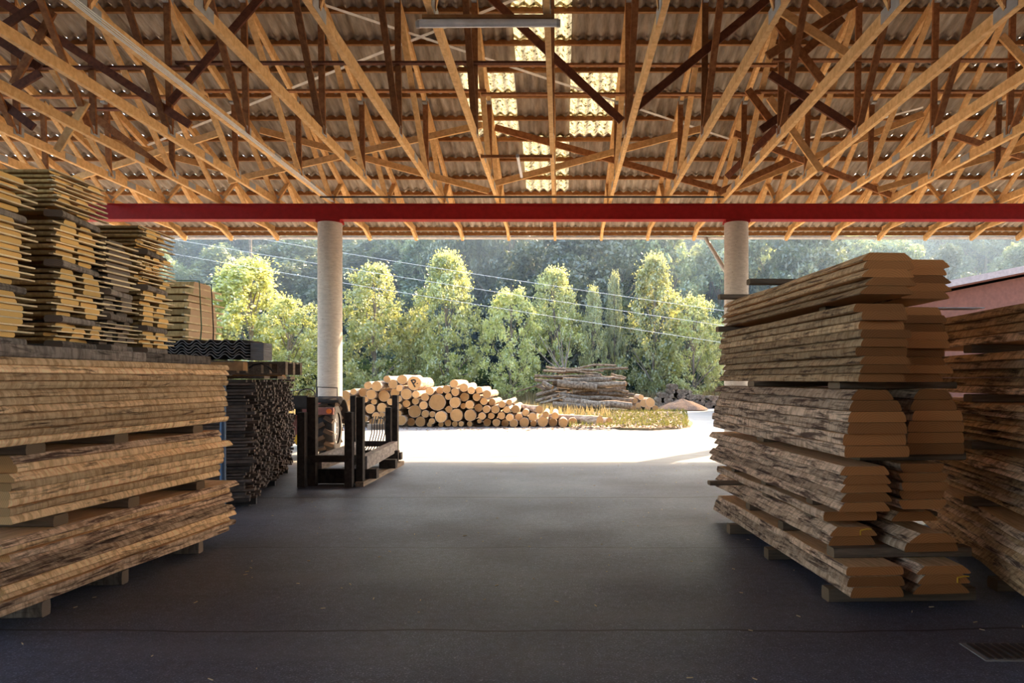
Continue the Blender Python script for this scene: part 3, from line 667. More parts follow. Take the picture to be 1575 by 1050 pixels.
for key, dx in ((('second', 1, 0), .08), (('bottom', 1, 1), .06)):
    o, wb_, th_ = RB[key]; mb = MB(); x = wb_/2-dx
    for p, q in (((x-.05, .006), (x-.05, th_*.6)), ((x-.05, th_*.6), (x, th_*.75)), ((x, th_*.75), (x+.035, th_*.7))):
        mb.bar((p[0], -.004, p[1]), (q[0], -.004, q[1]), .004, .009, (-(q[1]-p[1]), 0, q[0]-p[0]))
    tag(mb.build('paint_mark', M['yellowpaint'], o), 'yellow paint mark')
# --- second right stack behind
rnd2 = random.Random(8)
def back_pack(pname, near, far, z, n, th, wd, rag):
    for i in range(n):
        d, L, ang = dirv(near, far); u = d/L; nrm = Vector((u.y, -u.x)); w2 = wd*rnd2.uniform(.9, 1.05)
        P = Vector(near) + u*rnd2.uniform(-rag, rag) + nrm*(w2/2+rnd2.uniform(-.03, .03))
        place_board('oak_board', board_mesh(L+rnd2.uniform(-rag, rag), w2, w2-.07, th*.95, CH[0]*3+5, .02, 14), B if rnd2.random() < .6 else [M['tan2'][0], M['tan2'][1], B[2]], (P.x, P.y, z+i*th), ang, 'oak board, %s up in the %s pack of the rear right stack' % (nth(i+1), pname), 'boards of the rear right stack'); CH[0] += 1
    return z+n*th
for j, Y in enumerate((4.0, 5.2, 6.3)): bearer((3.0+.29*(Y-4.2), Y), (4.2, Y), 0, .09, .12, 'floor bearer under the rear right stack, %s from the camera' % nth(j+1), 'floor bearers under the stacks')
def b2(z, lab):
    for j, Y in enumerate((4.6, 5.9)): bearer((3.35+.1*(Y-4.2), Y), (4.3, Y), z, z+.07, .12, '%s, %s from the camera' % (lab, nth(j+1)), 'bearers of the rear right stack')
z = back_pack('bottom', (3.02, 3.9), (3.95, 7.6), .095, 8, .052, .8, .12); b2(z, 'bearer on the bottom pack of the rear right stack')
z = back_pack('second', (3.16, 3.8), (3.92, 7.6), z+.073, 8, .052, .8, .12); b2(z, 'bearer on the second pack of the rear right stack')
z = back_pack('third', (3.30, 3.8), (3.85, 7.6), z+.073, 6, .055, .8, .1); b2(z, 'bearer on the third pack of the rear right stack')
z = back_pack('fourth', (3.42, 3.8), (3.78, 7.6), z+.073, 5, .07, .8, .15); b2(z, 'bearer on the fourth pack of the rear right stack')
z = back_pack('top', (3.46, 3.8), (3.74, 7.3), z+.073, 4, .075, .8, .12)
print('rear right top', z)
mb = MB(); pp = [at(1458, 472, 6.15), at(1512, 466, 6.3), at(1516, 470, 6.1), at(1466, 476, 5.95)]
pz = z+.02
o = MB().box(3.1, 3.7, 5.95, 6.12, pz-.0, pz+.008).build('plastic_sheet', M['sheetpaper']); tag(o, 'small bluish white plastic sheet between the two right stacks', 'sheet'); 

r = empty('drain_cover', tuple(ground(1548, 1003))); tag(r, 'worn drain cover set in the floor at the lower right corner', 'drain cover')
MB().box(-.2, .2, -.13, .13, 0, .006).build('frame', M['corrgrey'], r)
mb = MB()
for k in range(7): mb.box(-.17+k*.052, -.17+k*.052+.03, -.11, .11, .006, .012)
mb.build('grating', M['darkmetal'], r)
rl = random.Random(3); mb = MB()
for k in range(160):
    x = rl.uniform(-4, 3.5); y = rl.uniform(3, 13); a = rl.uniform(0, 3.1); s_ = rl.uniform(.005, .02); mb.bar((x-s_*math.cos(a), y-s_*math.sin(a), .003), (x+s_*math.cos(a), y+s_*math.sin(a), .004), .005, .004)
tag(mb.build('straw_bits', M['sticker']), 'tiny pale wood splinters strewn over the dark asphalt floor', 'splinters', None, 'stuff')
# ------------------------------------------------------------------ timber cradle
r = empty('timber_cradle', (-3.45, 11.5, 0)); tag(r, 'dark timber cradle with upright posts standing before the tractor', 'cradle')
def cr(name, x0, x1, y0, y1, z0, z1, m='stand'): return MB().box(x0+3.45, x1+3.45, y0-11.5, y1-11.5, z0, z1).build(name, M[m], r)
cr('post', -3.89, -3.78, 10.08, 10.2, .0, 1.11); cr('post', -3.80, -3.67, 10.22, 10.34, .0, 1.33)
cr('post', -3.19, -3.08, 10.08, 10.2, .0, 1.11); cr('post', -3.06, -2.96, 10.22, 10.34, .0, 1.33)
cr('post', -3.93, -3.83, 12.75, 12.87, .0, 1.29); cr('post', -3.27, -3.17, 12.75, 12.87, .0, 1.07); cr('post', -3.18, -3.08, 12.89, 13.01, .0, 1.30)
cr('crossbar', -3.80, -2.96, 10.14, 10.24, .36, .46, 'greyed') if False else cr('crossbar', -3.78, -3.06, 10.205, 10.30, .36, .46)
cr('crossbar', -3.88, -3.0, 10.35, 10.47, .02, .24); cr('crossbar', -3.83, -3.18, 12.77, 12.87, .34, .44); cr('crossbar', -3.95, -3.0, 12.6, 12.74, .10, .28)
o = MB().bar((-3.68+3.45, 10.35-11.5, .33), (-3.75+3.45, 12.75-11.5, .33), .12, .22).build('side_beam', M['stand_light'], r)
o = MB().bar((-3.0+3.45, 10.38-11.5, .33), (-3.14+3.45, 12.9-11.5, .33), .12, .2).build('side_beam', M['stand_light'], r)
cr('skid', -3.05, -2.93, 10.1, 12.6, 0, .09, 'greyed') if False else MB().box(.40, .52, -1.35, 1.3, 0, .07).build('skid', M['greyed'][0], r)
cr('skid', -3.9, -3.78, 10.2, 12.6, 0, .02)
MB().box(.34, .62, -1.0, -.85, .07, .22).build('skid_block', M['stand'], r); MB().box(.34, .62, .2, .35, .07, .22).build('skid_block', M['stand'], r); MB().box(.2, .48, 1.2, 1.34, .1, .23).build('skid_block', M['stand'], r)

# fork with curved tines
r = empty('hay_fork', (-3.95, 14.0, 0)); tag(r, 'steel fork with curved tines leaning between cradle and log pile', 'fork')
for k in range(6):
    x = .0 + k*.055; mb = MB(); mb.tube([(x-.06, -.1, .12), (x+.04, -.05, .3), (x+.08, 0, .5), (x+.07, .03, .68), (x+.10, .05, .84)], .011, 6); mb.build('tine', M['darkmetal'], r)
MB().box(-.02, .42, .035, .06, .56, .68).build('crossplate', M['greypaint'], r)
MB().box(.0, .05, -.1, .1, 0, .16).build('foot', M['darkmetal'], r); MB().box(.3, .35, -.1, .1, 0, .16).build('foot', M['darkmetal'], r)

# ------------------------------------------------------------------ tractor (rear towards the camera)
T = empty('tractor', (-5.52, 14.42, 0), R(7)); tag(T, 'old small red tractor with its rear wheel before the left column', 'tractor')
def wheel(x, y, rad, wd, side, hubm='greypaint'):
    prof = [(-.5, .62), (-.5, .90), (-.42, .97), (0, 1.0), (.42, .97), (.5, .90), (.5, .62)]
    mb = MB(); n = 36; vs = []
    for k in range(n):
        a = 2*math.pi*k/n
        for (px, pr) in prof: vs.append((x+px*wd, y+math.cos(a)*pr*rad*.955, rad+math.sin(a)*pr*rad*.955))
    m = len(prof); fs = []
    for k in range(n):
        for q in range(m-1): a = k*m+q; b = ((k+1) % n)*m+q; fs.append((a, a+1, b+1, b))
    mb.add(vs, fs, 0, True)
    for k in range(26):                                                # chevron lugs
        s = 1 if k % 2 else -1; a0 = 2*math.pi*k/26
        p = [(x, y+math.cos(a0)*rad*.965, rad+math.sin(a0)*rad*.965), (x+s*wd*.5, y+math.cos(a0+.16)*rad*.94, rad+math.sin(a0+.16)*rad*.94)]
        mb.bar(p[0], p[1], .075*rad/.52, .085, (0, math.cos(a0), math.sin(a0)), 1)
    t = mb.build('rear_tyre' if rad > .4 else 'front_tyre', [M['black'], M['mud']], T)
    m2 = MB(); vs = []; pr2 = [(.38*side, .64), (.25*side, .60), (.18*side, .45), (.30*side, .25), (.32*side, .0)]
    for k in range(n):
        a = 2*math.pi*k/n
        for (px, pr) in pr2: vs.append((x+px*wd, y+math.cos(a)*pr*rad, rad+math.sin(a)*pr*rad))
    m = len(pr2); fs = []
    for k in range(n):
        for q in range(m-1): a = k*m+q; b = ((k+1) % n)*m+q; fs.append((a, a+1, b+1, b))
    m2.add(vs, fs, 0, True)
    for k in range(8):
        a = 2*math.pi*k/8; m2.tube([(x+.26*side*wd, y+math.cos(a)*.33*rad, rad+math.sin(a)*.33*rad), (x+.36*side*wd, y+math.cos(a)*.33*rad, rad+math.sin(a)*.33*rad)], .02, 6)
    m2.build('rim', M[hubm], t)
wheel(.62, 0, .56, .34, 1); wheel(-.62, 0, .56, .34, -1)
wheel(.33, 2.0, .32, .16, 1); wheel(-.43, 2.0, .32, .16, -1)
for s in (1, -1):
    mb = MB(); n = 14; vs = []
    for k in range(n+1):
        a = R(5)+R(118)*k/n; cy, cz = math.cos(a)*.66, .56+math.sin(a)*.66
        vs += [(s*.40, cy, cz), (s*.86, cy, cz), (s*.90, math.cos(a)*.60, .56+math.sin(a)*.60)]
    mb.add(vs, [(3*k+j, 3*k+j+1, 3*k+j+4, 3*k+j+3) for k in range(n) for j in (0, 1)], 0, True)
    o = mb.build('fender', M['black'], T); md = o.modifiers.new('s', 'SOLIDIFY'); md.thickness = .02
    MB().box(s*.62-.22, s*.62+.2, -.62, -.5, .88, 1.02).build('lamp_box', M['tractorred'], T)
    MB().tube([(s*.62+.12, -.66, .95), (s*.62+.12, -.62, .95)], .05, 12).build('tail_lamp', M['lamporange'], T)
mb = MB(); mb.box(-.17, .17, -.35, 1.1, .35, .85); mb.box(-.24, .24, 1.0, 2.35, .55, 1.1); mb.tube([(-.66, 0, .56), (.66, 0, .56)], .09, 12); mb.box(-.36, .36, 1.96, 2.04, .28, .4); mb.box(-.1, .1, 1.9, 2.1, .3, .6)
mb.build('body', M['tractorred'], T)
mb = MB(); mb.box(-.24, .24, -.25, .15, .98, 1.04); mb.box(-.24, .24, -.3, -.25, 1.02, 1.26); mb.box(-.05, .05, -.1, .05, .84, .98); mb.build('seat', M['black'], T)
mb = MB(); mb.tube([(math.cos(a)*.19, .62+math.sin(a)*.08, 1.22+math.sin(a)*.17) for a in [2*math.pi*k/20 for k in range(21)]], .014, 6, cap=False); mb.tube([(0, 1.05, .9), (0, .62, 1.22)], .02, 6); mb.build('steering_wheel', M['black'], T)
mb = MB(); mb.tube([(.42, -.3, 1.1), (.42, -.3, 1.42), (.42, -.3, 1.6)], .012, 6); mb.tube([(.44, -.3, 1.2), (.44, -.3, 1.44), (.84, -.3, 1.42), (.84, -.3, 1.18)], .012, 6); mb.build('handrail', M['darkmetal'], T)
mb = MB(); mb.bar((-.3, -.3, .45), (-.3, -.95, .35), .04, .06); mb.bar((.3, -.3, .45), (.3, -.95, .35), .04, .06); mb.bar((0, -.3, .85), (0, -.8, .65), .04, .05); mb.bar((-.45, -.95, .38), (.35, -.95, .38), .08, .1); mb.build('linkage', M['darkmetal'], T)
MB().box(-.75, -.35, -.72, -.58, .55, .98).build('toolbox', M['greypaint'], T)
tag(MB().tube([at(488, 704, 13.2)+Vector((0,0,-.0)), at(488, 704, 13.2)+Vector((0,0,.16))], .11, 14).build('yellow_cap', M['yellowpaint']), 'small yellow cap on the floor behind the cradle post', 'cap') if False else MB().tube([(.25, -.95, .42), (.25, -1.05, .42)], .10, 14).build('shaft_guard', M['yellowpaint'], T)

# ------------------------------------------------------------------ log pile
C4 = [(378,165,40),(555,170,55),(698,210,78),(175,235,45),(290,240,56),(455,220,52),(540,262,38),(33,303,35),(115,310,50),(218,332,57),(345,350,66),(467,315,52),(612,328,62),(718,332,42),(868,295,45),(812,362,45),(965,292,42),(1050,275,46),(1135,215,46),(1150,305,45),(1240,258,47),(1325,288,42),(1408,285,38),(1495,330,46),
(145,388,34),(232,415,33),(425,415,38),(530,380,35),(705,408,38),(597,435,43),(945,420,95),(1067,355,38),(1145,420,62),(1243,362,50),(1378,362,44),(1455,410,42),(1545,418,38),(193,493,55),(325,482,56),(405,510,38),(520,465,36),(690,520,72),(795,453,46),(1070,500,40),(1225,462,34),(1302,445,48),(1395,483,46),(1490,495,42),
(262,570,42),(345,558,32),(515,545,34),(558,615,56),(820,545,42),(897,550,34),(992,578,66),(1155,562,72),(1312,562,66),(1445,568,41),(1540,570,36),(322,635,38),(400,610,38),(645,640,46),(750,635,58),(855,668,28),(895,625,34),(977,665,30),(1053,652,38),(1132,668,33),(1207,657,30),(1298,660,30),(1415,625,24),(1492,645,43),(-65,350,62),(-130,440,45),(-70,480,55),(-20,430,40),(-110,560,60),(20,480,50),(60,590,52),(-20,600,50),(110,590,38),(150,600,36),(-75,640,30),(220,640,40)]
C5 = [(228,442,38),(308,420,32),(155,497,46),(280,502,38),(375,497,46),(485,537,40),(640,503,46),(222,568,42),(315,585,42),(413,585,43),(565,583,48),(712,552,36),(815,570,40),(165,645,43),(258,652,43),(360,670,46),(475,655,54),(572,683,36),(680,675,60),(790,665,48),(905,648,52),(1012,655,52),(1305,675,66),(1420,695,50)]
logs = [(540+a/7.16, 560+b/7.16, c/7.16) for a, b, c in C4] + [(740+a/7.16, 560+b/7.16, c/7.16) for a, b, c in C5]
PY = 22.7; PS = PY/F
def log_obj(name, a, b, r0, r1, mats, seed, label, group, cat='log', n=20, seg=6, bend=.02):
    a = Vector(a); b = Vector(b); L = (b-a).length; mb = MB()
    pts = []
    for i in range(seg+1):
        s = i/seg; pts.append(Vector((noise.noise(Vector((s*2, seed, 0)))*bend*L*.5*math.sin(math.pi*s), L*s, noise.noise(Vector((s*2, seed, 7)))*bend*L*.5*math.sin(math.pi*s))))
    rings = []
    for i, p in enumerate(pts):
        rr = r0+(r1-r0)*i/seg; ring = []
        for k in range(n):
            th = 2*math.pi*k/n; q = rr*(1+.09*noise.noise(Vector((math.cos(th)*1.1+seed*2.3, math.sin(th)*1.1, i*.25)))+.02*noise.noise(Vector((math.cos(th)*4, math.sin(th)*4, i*.9+seed))))
            ring.append(p+Vector((math.cos(th)*q, 0, math.sin(th)*q)))
        rings.append(ring)
    vs = [q for r_ in rings for q in r_]; fs = [(i*n+k, (i+1)*n+k, (i+1)*n+(k+1) % n, i*n+(k+1) % n) for i in range(seg) for k in range(n)]
    mb.add(vs, fs, 0, True); rim = [pts[0] + (q-pts[0])*.93 for q in rings[0]]
    mb.add(rings[0]+rim, [(k, n+k, n+(k+1) % n, (k+1) % n) for k in range(n)], 0); mb.add(rim, [list(range(n))], 1); mb.add(rings[-1], [list(range(n))[::-1]], 1)
    o = mb.build(name, mats, None, a); o.rotation_euler = (b-a).to_track_quat('Y', 'Z').to_euler(); return tag(o, label, cat, group)
rows = {}
for L_ in logs: rows.setdefault(int((662-L_[1])//10.5), []).append(L_)
rl = random.Random(5); used = []
special = {(698,210,78): 'P'}
for ri in sorted(rows):
    for ci, (u, v, rp) in enumerate(sorted(rows[ri])):
        X = (u-VU)*PS; Z = EYE+(VV-v)*PS; rad = rp*PS*.985; y0 = PY + rl.uniform(-.12, .25)
        Ln = rl.uniform(2.4, 3.0); dx, dz = rl.uniform(-.03, .03), rl.uniform(-.02, .03)
        if abs(u-(740+640/7.16)) < .5: dx, dz, Ln = -1.15, .02, 2.6
        if abs(u-(740+1305/7.16)) < .5: dx, dz, Ln = -1.7, .0, 1.6
        if abs(u-(740+1420/7.16)) < .5: dx, dz, Ln, y0 = -1.0, 0, 1.6, PY+.5
        Z = max(Z, rad*1.0)
        lab = 'sawn log in the long pile, %s log from its left in the %s row up' % (nth(ci+1), nth(ri+1))
        isP = abs(u-(540+698/7.16)) < .5 and rp > 10
        if isP: lab = 'large pale log marked with a black letter P on top of the long pile'
        o = log_obj('sawn_log', (X, y0, Z), (X+dx, y0+Ln, Z+dz), rad, rad*rl.uniform(.88, .98), [M['bark'], M['logend']], len(used)+1, lab, 'sawn logs of the long pile')
        used.append(o)
        if isP:
            mb = MB(); s = rad
            def st(p, q): mb.bar((p[0]*s, -.006, p[1]*s), (q[0]*s, -.006, q[1]*s), .006, .19*s, (1, 0, 0) if False else Vector((0,1,0)).cross(Vector((q[0]-p[0], 0, q[1]-p[1]))))
            P_ = [(.0, -.5), (.1,-.45), (-.05,-.1), (-.3,.35), (-.4,.3)]
            st((.1,-.5), (-.2,.05)); st((-.2,.05), (-.42,.42)); st((-.0,-.5), (.16,-.44)); st((-.5,.38), (-.3,.46)); st((-.3,.46), (.0,.52)); st((.0,.52), (.17,.38)); st((.17,.38), (.12,.14)); st((.12,.14), (-.12,-.02)); st((.40,.02), (.47,-.06))
            mb.build('painted_letter', M['letter'], o)
for j in range(2):
    tag(MB().box(-7.6, 1.2, PY+.5+j*1.4, PY+.62+j*1.4, 0, .06).build('pile_bearer', M['greyed'][0]), '%s flat timber under the long log pile' % ('front', 'rear')[j], 'bearer')
# bark litter strip
rl = random.Random(9); mb = MB()
for k in range(900):
    x = rl.uniform(-7.5, 2.2); y = PY - abs(rl.gauss(0, .8)) + .5; s = rl.uniform(.03, .12); a = rl.uniform(0, 3.14)
    c, q = math.cos(a)*s, math.sin(a)*s
    mb.add([(x-c, y-q, .004), (x+q*.3, y-c*.3, .006), (x+c, y+q, .012+rl.random()*.02), (x-q*.3, y+c*.3, .03*rl.random()+.005)], [(0,1,2,3)])
tag(mb.build('bark_litter', M['dirt']), 'strips of bark litter strewn before the long log pile', 'bark litter', None, 'stuff')

# ------------------------------------------------------------------ branch heap
rl = random.Random(21)
HY = 33.5; HS = HY/F
big = [((838,576),(905,591),9.5,.8), ((862,590),(955,588),8.5,0), ((832,622),(973,624),11,0), ((868,606),(970,612),7,-.8), ((826,590),(842,600),8,0), ((905,592),(965,590),7,.6)]
heap = []
def px3(u, v, Y): return at(u, v, Y)
HL = [((836,570),(928,570),2.6,-.3),((858,573),(966,566),2.8,.1),((850,566),(948,562),2.4,.3),((840,564),(862,569),2.6,.2),((822,578),(910,580),3.0,-.5),((846,580),(925,576),3.0,.4),((823,584),(870,586),3.5,-.2),((900,577),(962,583),3.0,0),((930,586),(966,590),3,.5),((866,585),(940,584),6.5,-.9),((857,589),(918,596),8.5,-1.2),((905,592),(963,590),6.0,-.9),((826,592),(842,600),5.5,-.4),((840,597),(876,600),4.5,-.6),((880,602),(962,596),5.0,-1.0),((920,603),(975,607),4.5,-.8),((825,608),(858,598),3.6,-1.1),((824,617),(872,602),3.6,-1.1),((832,620),(870,610),3.0,-1.3),((860,607),(968,616),5.5,-1.5),((865,615),(910,620),7,-1.6),((893,619),(972,624),8.5,-1.8),((850,622),(905,625),6.5,-2.0),((848,613),(866,618),4,-1.4),((795,602),(833,590),1.5,-.6),((826,602),(848,596),3,-.8),((940,575),(963,581),2.5,.3),((870,570),(920,574),2.4,-.6),((835,588),(850,596),5,-.9),((945,598),(966,603),4,-.8),((950,606),(966,612),4,.1),((835,604),(960,606),6,.8),((840,614),(962,618),7,.4),((838,596),(958,598),6,.6),((850,588),(950,589),6,.5),((852,580),(946,581),5,.5)]
bt = ['top', 'upper', 'middle', 'lower', 'bottom']
HL = sorted(HL, key=lambda h: (h[0][1]+h[1][1]))
for k, (p, q, rp, dy) in enumerate(HL):
    Y = HY+dy*(.7 if k != 22 else .1); a = at(*p, Y); b = at(*q, Y+rl.uniform(-.3, .3)); rad = rp*.5*HS*1.45
    if k == 22: a.z -= .14; b.z -= .14
    a.z = max(a.z, rad); b.z = max(b.z, rad)
    log_obj('heaped_log', a, b, rad, rad*rl.uniform(.7, .95), [M['oldbark'], M['logend']], 300+k, 'weathered crooked log in the crosswise heap, %s from its top' % nth(k+1), 'logs of the crosswise heap', n=12, bend=.12)
# small pile right of heap and far pile
SP2 = [(975,628,4.5),(982,623,4.5),(990,620,6),(986,611,4.5),(977,616,4),(1000,619,7.5),(1008,628,5),(996,628,4.5),(984,630,4)]
for k, (u, v, rp) in enumerate(sorted(SP2)):
    Y = 33.0; a = at(u, v, Y); rad = rp/F*Y; a.z = max(a.z, rad)
    log_obj('sawn_log', a, a+Vector((rl.uniform(-.1,.1), 1.6, 0)), rad, rad*.95, [M['bark'], M['logend']], 400+k, 'pale log in the small pile right of the crosswise heap, %s from the left' % nth(k+1), 'logs of the small pile', n=14)
k = 0; FPL = []
for (u, base, top) in [(1014+6.6*i, 622+(.4*i), 603 - (10 if i in (3,4) else 4 if 1 < i < 8 else -2 if i < 11 else -9)) for i in range(16)]:
    v = base
    while v > top: FPL.append((u+rl.uniform(-2,2)+(3 if int(v) % 2 else 0), v, rl.uniform(3.2, 4.6))); v -= 7.2
for k, (u, v, rp) in enumerate(FPL):
    Y = 37.5; a = at(u, v, Y); rad = rp/F*Y; a.z = max(a.z, rad)
    log_obj('old_log', a, a+Vector((.1, 1.8, 0)), rad, rad*.95, [M['oldbark'], M['oldbark']], 500+k, 'greyish log in the far pile by the road, %s counted from its left' % nth(k+1), 'logs of the far grey pile', n=12, seg=3)

# ------------------------------------------------------------------ verge, meadow, hills
def patch(name, pts, z, mat, sub=24, amp=.05, kind='structure'):
    """filled polygon grid with noise height"""
    import bmesh
    bm = bmesh.new(); vs = [bm.verts.new((x, y, z)) for x, y in pts]; bm.faces.new(vs); bmesh.ops.triangulate(bm, faces=bm.faces)
    bmesh.ops.subdivide_edges(bm, edges=bm.edges, cuts=6, use_grid_fill=True)
    for v in bm.verts: v.co.z += amp*noise.noise(v.co*.8)
    me = bpy.data.meshes.new(name); bm.to_mesh(me); bm.free(); me.materials.append(mat); o = bpy.data.objects.new(name, me); col.objects.link(o); tag(o, kind=kind); return o
def gp(u, v): p = ground(u, v); return (p.x, p.y)
vp = [gp(955,661),(gp(1000,662)),gp(1040,660),gp(1062,657),gp(1066,651),gp(1050,643),gp(1025,638),gp(1012,632),gp(1030,628),gp(1120,624),(16, 46),(-40,46),(-40,26.3),(-7.5,26.2),(1.0,26.2)]
# raised island
n = len(vp); mb = MB()
vs = [(x, y, .0) for x, y in vp] + [(x*.995, y+.03, .07) for x, y in vp]
mb.add(vs, [(i, (i+1) % n, n+(i+1) % n, n+i) for i in range(n)]); mb.add([(x*.995, y+.03, .07) for x, y in vp], [list(range(n))])
tag(mb.build('ground_verge', M['verge']), kind='structure')
mb = MB(); mb.box(-60, 60, 40, 52, .0, .12); tag(mb.build('ground_meadow', M['meadow']), kind='structure')
# hillside
mb = MB(); NX, NYY = 60, 40
def hillz(x, y):
    s = max(0, y-50); return .1 + s*.42 + 2.5*noise.noise(Vector((x*.03, y*.03, 0))) * min(1, s/15) + max(0, (x+10))*0.0 
vs = [(-110+220*i/NX, 48+95*j/NYY, hillz(-110+220*i/NX, 48+95*j/NYY)) for j in range(NYY+1) for i in range(NX+1)]
mb.add(vs, [(j*(NX+1)+i, j*(NX+1)+i+1, (j+1)*(NX+1)+i+1, (j+1)*(NX+1)+i) for j in range(NYY) for i in range(NX)], 0, True)
tag(mb.build('hill', M['hill']), kind='structure')

# mound of bark
mb = MB(); n = 28; cx = at(1048, 620, 35.5)
vs = []
for j in range(9):
    s = j/8
    for k in range(n):
        a = 2*math.pi*k/n; rr = 1.35*(1-s)*(1+.15*noise.noise(Vector((math.cos(a)*2, math.sin(a)*2, s)))); vs.append((cx.x+rr*math.cos(a), 35.2+rr*.7*math.sin(a), .05+.55*(s**.8)+.05*noise.noise(Vector((a*2, s*4, 1)))))
mb.add(vs, [(j*n+k, j*n+(k+1) % n, (j+1)*n+(k+1) % n, (j+1)*n+k) for j in range(8) for k in range(n)], 0, True)
tag(mb.build('bark_mound', M['dirt']), 'brown heap of bark chips before the far grey log pile', 'bark heap', None, 'stuff')
# debris on the verge
rl = random.Random(31); mb = MB()
for k in range(1500):
    u = rl.uniform(880, 1050); v = rl.uniform(634, 658); p = ground(u, v, .08); s = rl.uniform(.03, .14); a = rl.uniform(0, 3.14)
    c, q = math.cos(a)*s, math.sin(a)*s
    mb.add([(p.x-c, p.y-q, .08), (p.x+q*.4, p.y-c*.4, .09), (p.x+c, p.y+q, .10+rl.random()*.05), (p.x-q*.4, p.y+c*.4, .10+.06*rl.random())], [(0,1,2,3)])
tag(mb.build('bark_debris', M['bark']), 'pale bark pieces scattered on the grassy verge', 'debris', None, 'stuff')
def blades(name, n, fn, mat, label, h0, h1, cat='grass'):
    mb = MB(); rr = random.Random(len(name)*7)
    for k in range(n):
        x, y, z = fn(rr); h = rr.uniform(h0, h1); a = rr.uniform(0, 3.14); wv = .012+h*.05; lx, ly = rr.gauss(0, .2)*h, rr.gauss(0, .2)*h
        mb.add([(x-wv*math.cos(a), y-wv*math.sin(a), z), (x+wv*math.cos(a), y+wv*math.sin(a), z), (x+lx, y+ly, z+h)], [(0,1,2)])
    tag(mb.build(name, mat), label, cat, None, 'stuff')
def f1(r):
    return r.uniform(-24, 16), r.uniform(40.2, 47), .1
blades('dry_grass', 16000, f1, M['grass'], 'tall dry pale grass between the log piles and the trees', .35, .9)
def f2(r):
    p = ground(r.uniform(875, 1058), r.uniform(631, 657), .07); return p.x, p.y, .06
blades('green_grass', 4500, f2, M['grassgreen'], 'short green grass tufts on the verge before the log heap', .05, .22)
def f3(r): return r.uniform(-26, 2), r.uniform(26.8, 40), .07
blades('meadow_grass', 9000, f3, M['grass'], 'dry straw grass behind the long log pile', .15, .5)
def stone(u, v, s, label):
    p = ground(u, v, .07); mb = MB(); n = 10; vs = []
    for j in range(7):
        ph = -math.pi/2+math.pi*j/6
        for k in range(n):
            th = 2*math.pi*k/n; d3 = Vector((math.cos(ph)*math.cos(th), math.cos(ph)*math.sin(th), math.sin(ph))); q = s*(1+.35*noise.noise(d3*1.5+Vector((u, v, 0)))); vs.append((d3.x*q, d3.y*q*.8, d3.z*q*.75))
    mb.add(vs, [(j*n+k, j*n+(k+1) % n, (j+1)*n+(k+1) % n, (j+1)*n+k) for j in range(6) for k in range(n)], 0, False)
    tag(mb.build('boulder', M['bldwhite'], None, (p.x, p.y, .07+s*.6)), label, 'stone')
stone(855, 632, .22, 'white boulder beside the crosswise log heap'); stone(846, 636, .12, 'small pale stone left of the white boulder')

# ------------------------------------------------------------------ trees
def leafcloud(mb, rnd, blobs, nl, ls, soft=None):
    wts = [b[3]**2 for b in blobs]; tot = sum(wts)
    for b, wv in zip(blobs, wts):
        for _ in range(int(nl*wv/tot)):
            d3 = Vector((rnd.gauss(0,1), rnd.gauss(0,1), rnd.gauss(0,1))).normalized(); q = b[3]*(rnd.uniform(.45, 1.08)**.6 if soft is None else abs(rnd.gauss(0, soft)))
            p = Vector(b[:3]) + Vector((d3.x*q, d3.y*q, d3.z*q*.8))
            t1 = Vector((rnd.gauss(0,1), rnd.gauss(0,1), rnd.gauss(0,.6))).normalized(); t2 = t1.cross(Vector((rnd.gauss(0,1), rnd.gauss(0,1), rnd.gauss(0,1)))).normalized()
            s = ls*rnd.uniform(.6, 1.3)
            mb.add([p-t1*s, p-t2*s*.5, p+t1*s, p+t2*s*.5], [(0,1,2,3)])
def tree_proto(seed, nblob, nl, ls, shape, leafm, bare=0):
    rnd = random.Random(seed); r = empty('tree', (0,0,0)); blobs = []
    for k in range(nblob):
        z = rnd.uniform(.07, .96)
        if shape == 'oval': R_ = .37*math.sin(math.pi*min(1, z**.78))**.85+.02
        elif shape == 'cone': R_ = .30*(1-z)**.7+.05
        else: R_ = .44*math.sin(math.pi*min(1, z**.85))**.7
        a = rnd.uniform(0, 2*math.pi); q = R_*math.sqrt(rnd.uniform(.1, 1))*(1+.22*noise.noise(Vector((math.cos(a)*2, math.sin(a)*2, z*6+seed)))*2)
        blobs.append((q*math.cos(a), q*math.sin(a), z, rnd.uniform(.022, .06)*(1.6 if leafm == 'leaf_dark' else 1.0)))
    c = MB(); leafcloud(c, rnd, blobs, nl, ls, .85 if leafm == 'leaf' else None); c.build('crown', M[leafm], r)
    t = MB(); t.tube([(0,0,-.03), (.008,.0,.25), (-.01,.01,.55), (.01,0,.9)], [.022, .016, .010, .003], 8)
    for b in blobs[::max(1, nblob//(16+bare))]:
        z0 = max(.12, b[2]-.25-.1*rnd.random()); t.tube([(0,0,z0), (b[0]*.5, b[1]*.5, (z0+b[2])/2+.02), (b[0]*1.0, b[1]*1.0, b[2]+.02)], [.008, .005, .002], 5)
    t.build('trunk', M['trunk'], r)
    return r, children(r)
def place_tree(pr, P, sx, sz, rz, label, group, first=set()):
    r, kids = pr
    if r.name in first: r = copy_tree(r, kids)
    else: first.add(r.name)
    r.location = P; r.scale = (sx, sx, sz); r.rotation_euler = (0, 0, rz); return tag(r, label, 'tree', group)
PM = [tree_proto(1, 260, 30000, .0125, 'oval', 'leaf'), tree_proto(2, 240, 28000, .0125, 'oval', 'leaf'), tree_proto(3, 190, 20000, .0130, 'round', 'leaf', 10)]
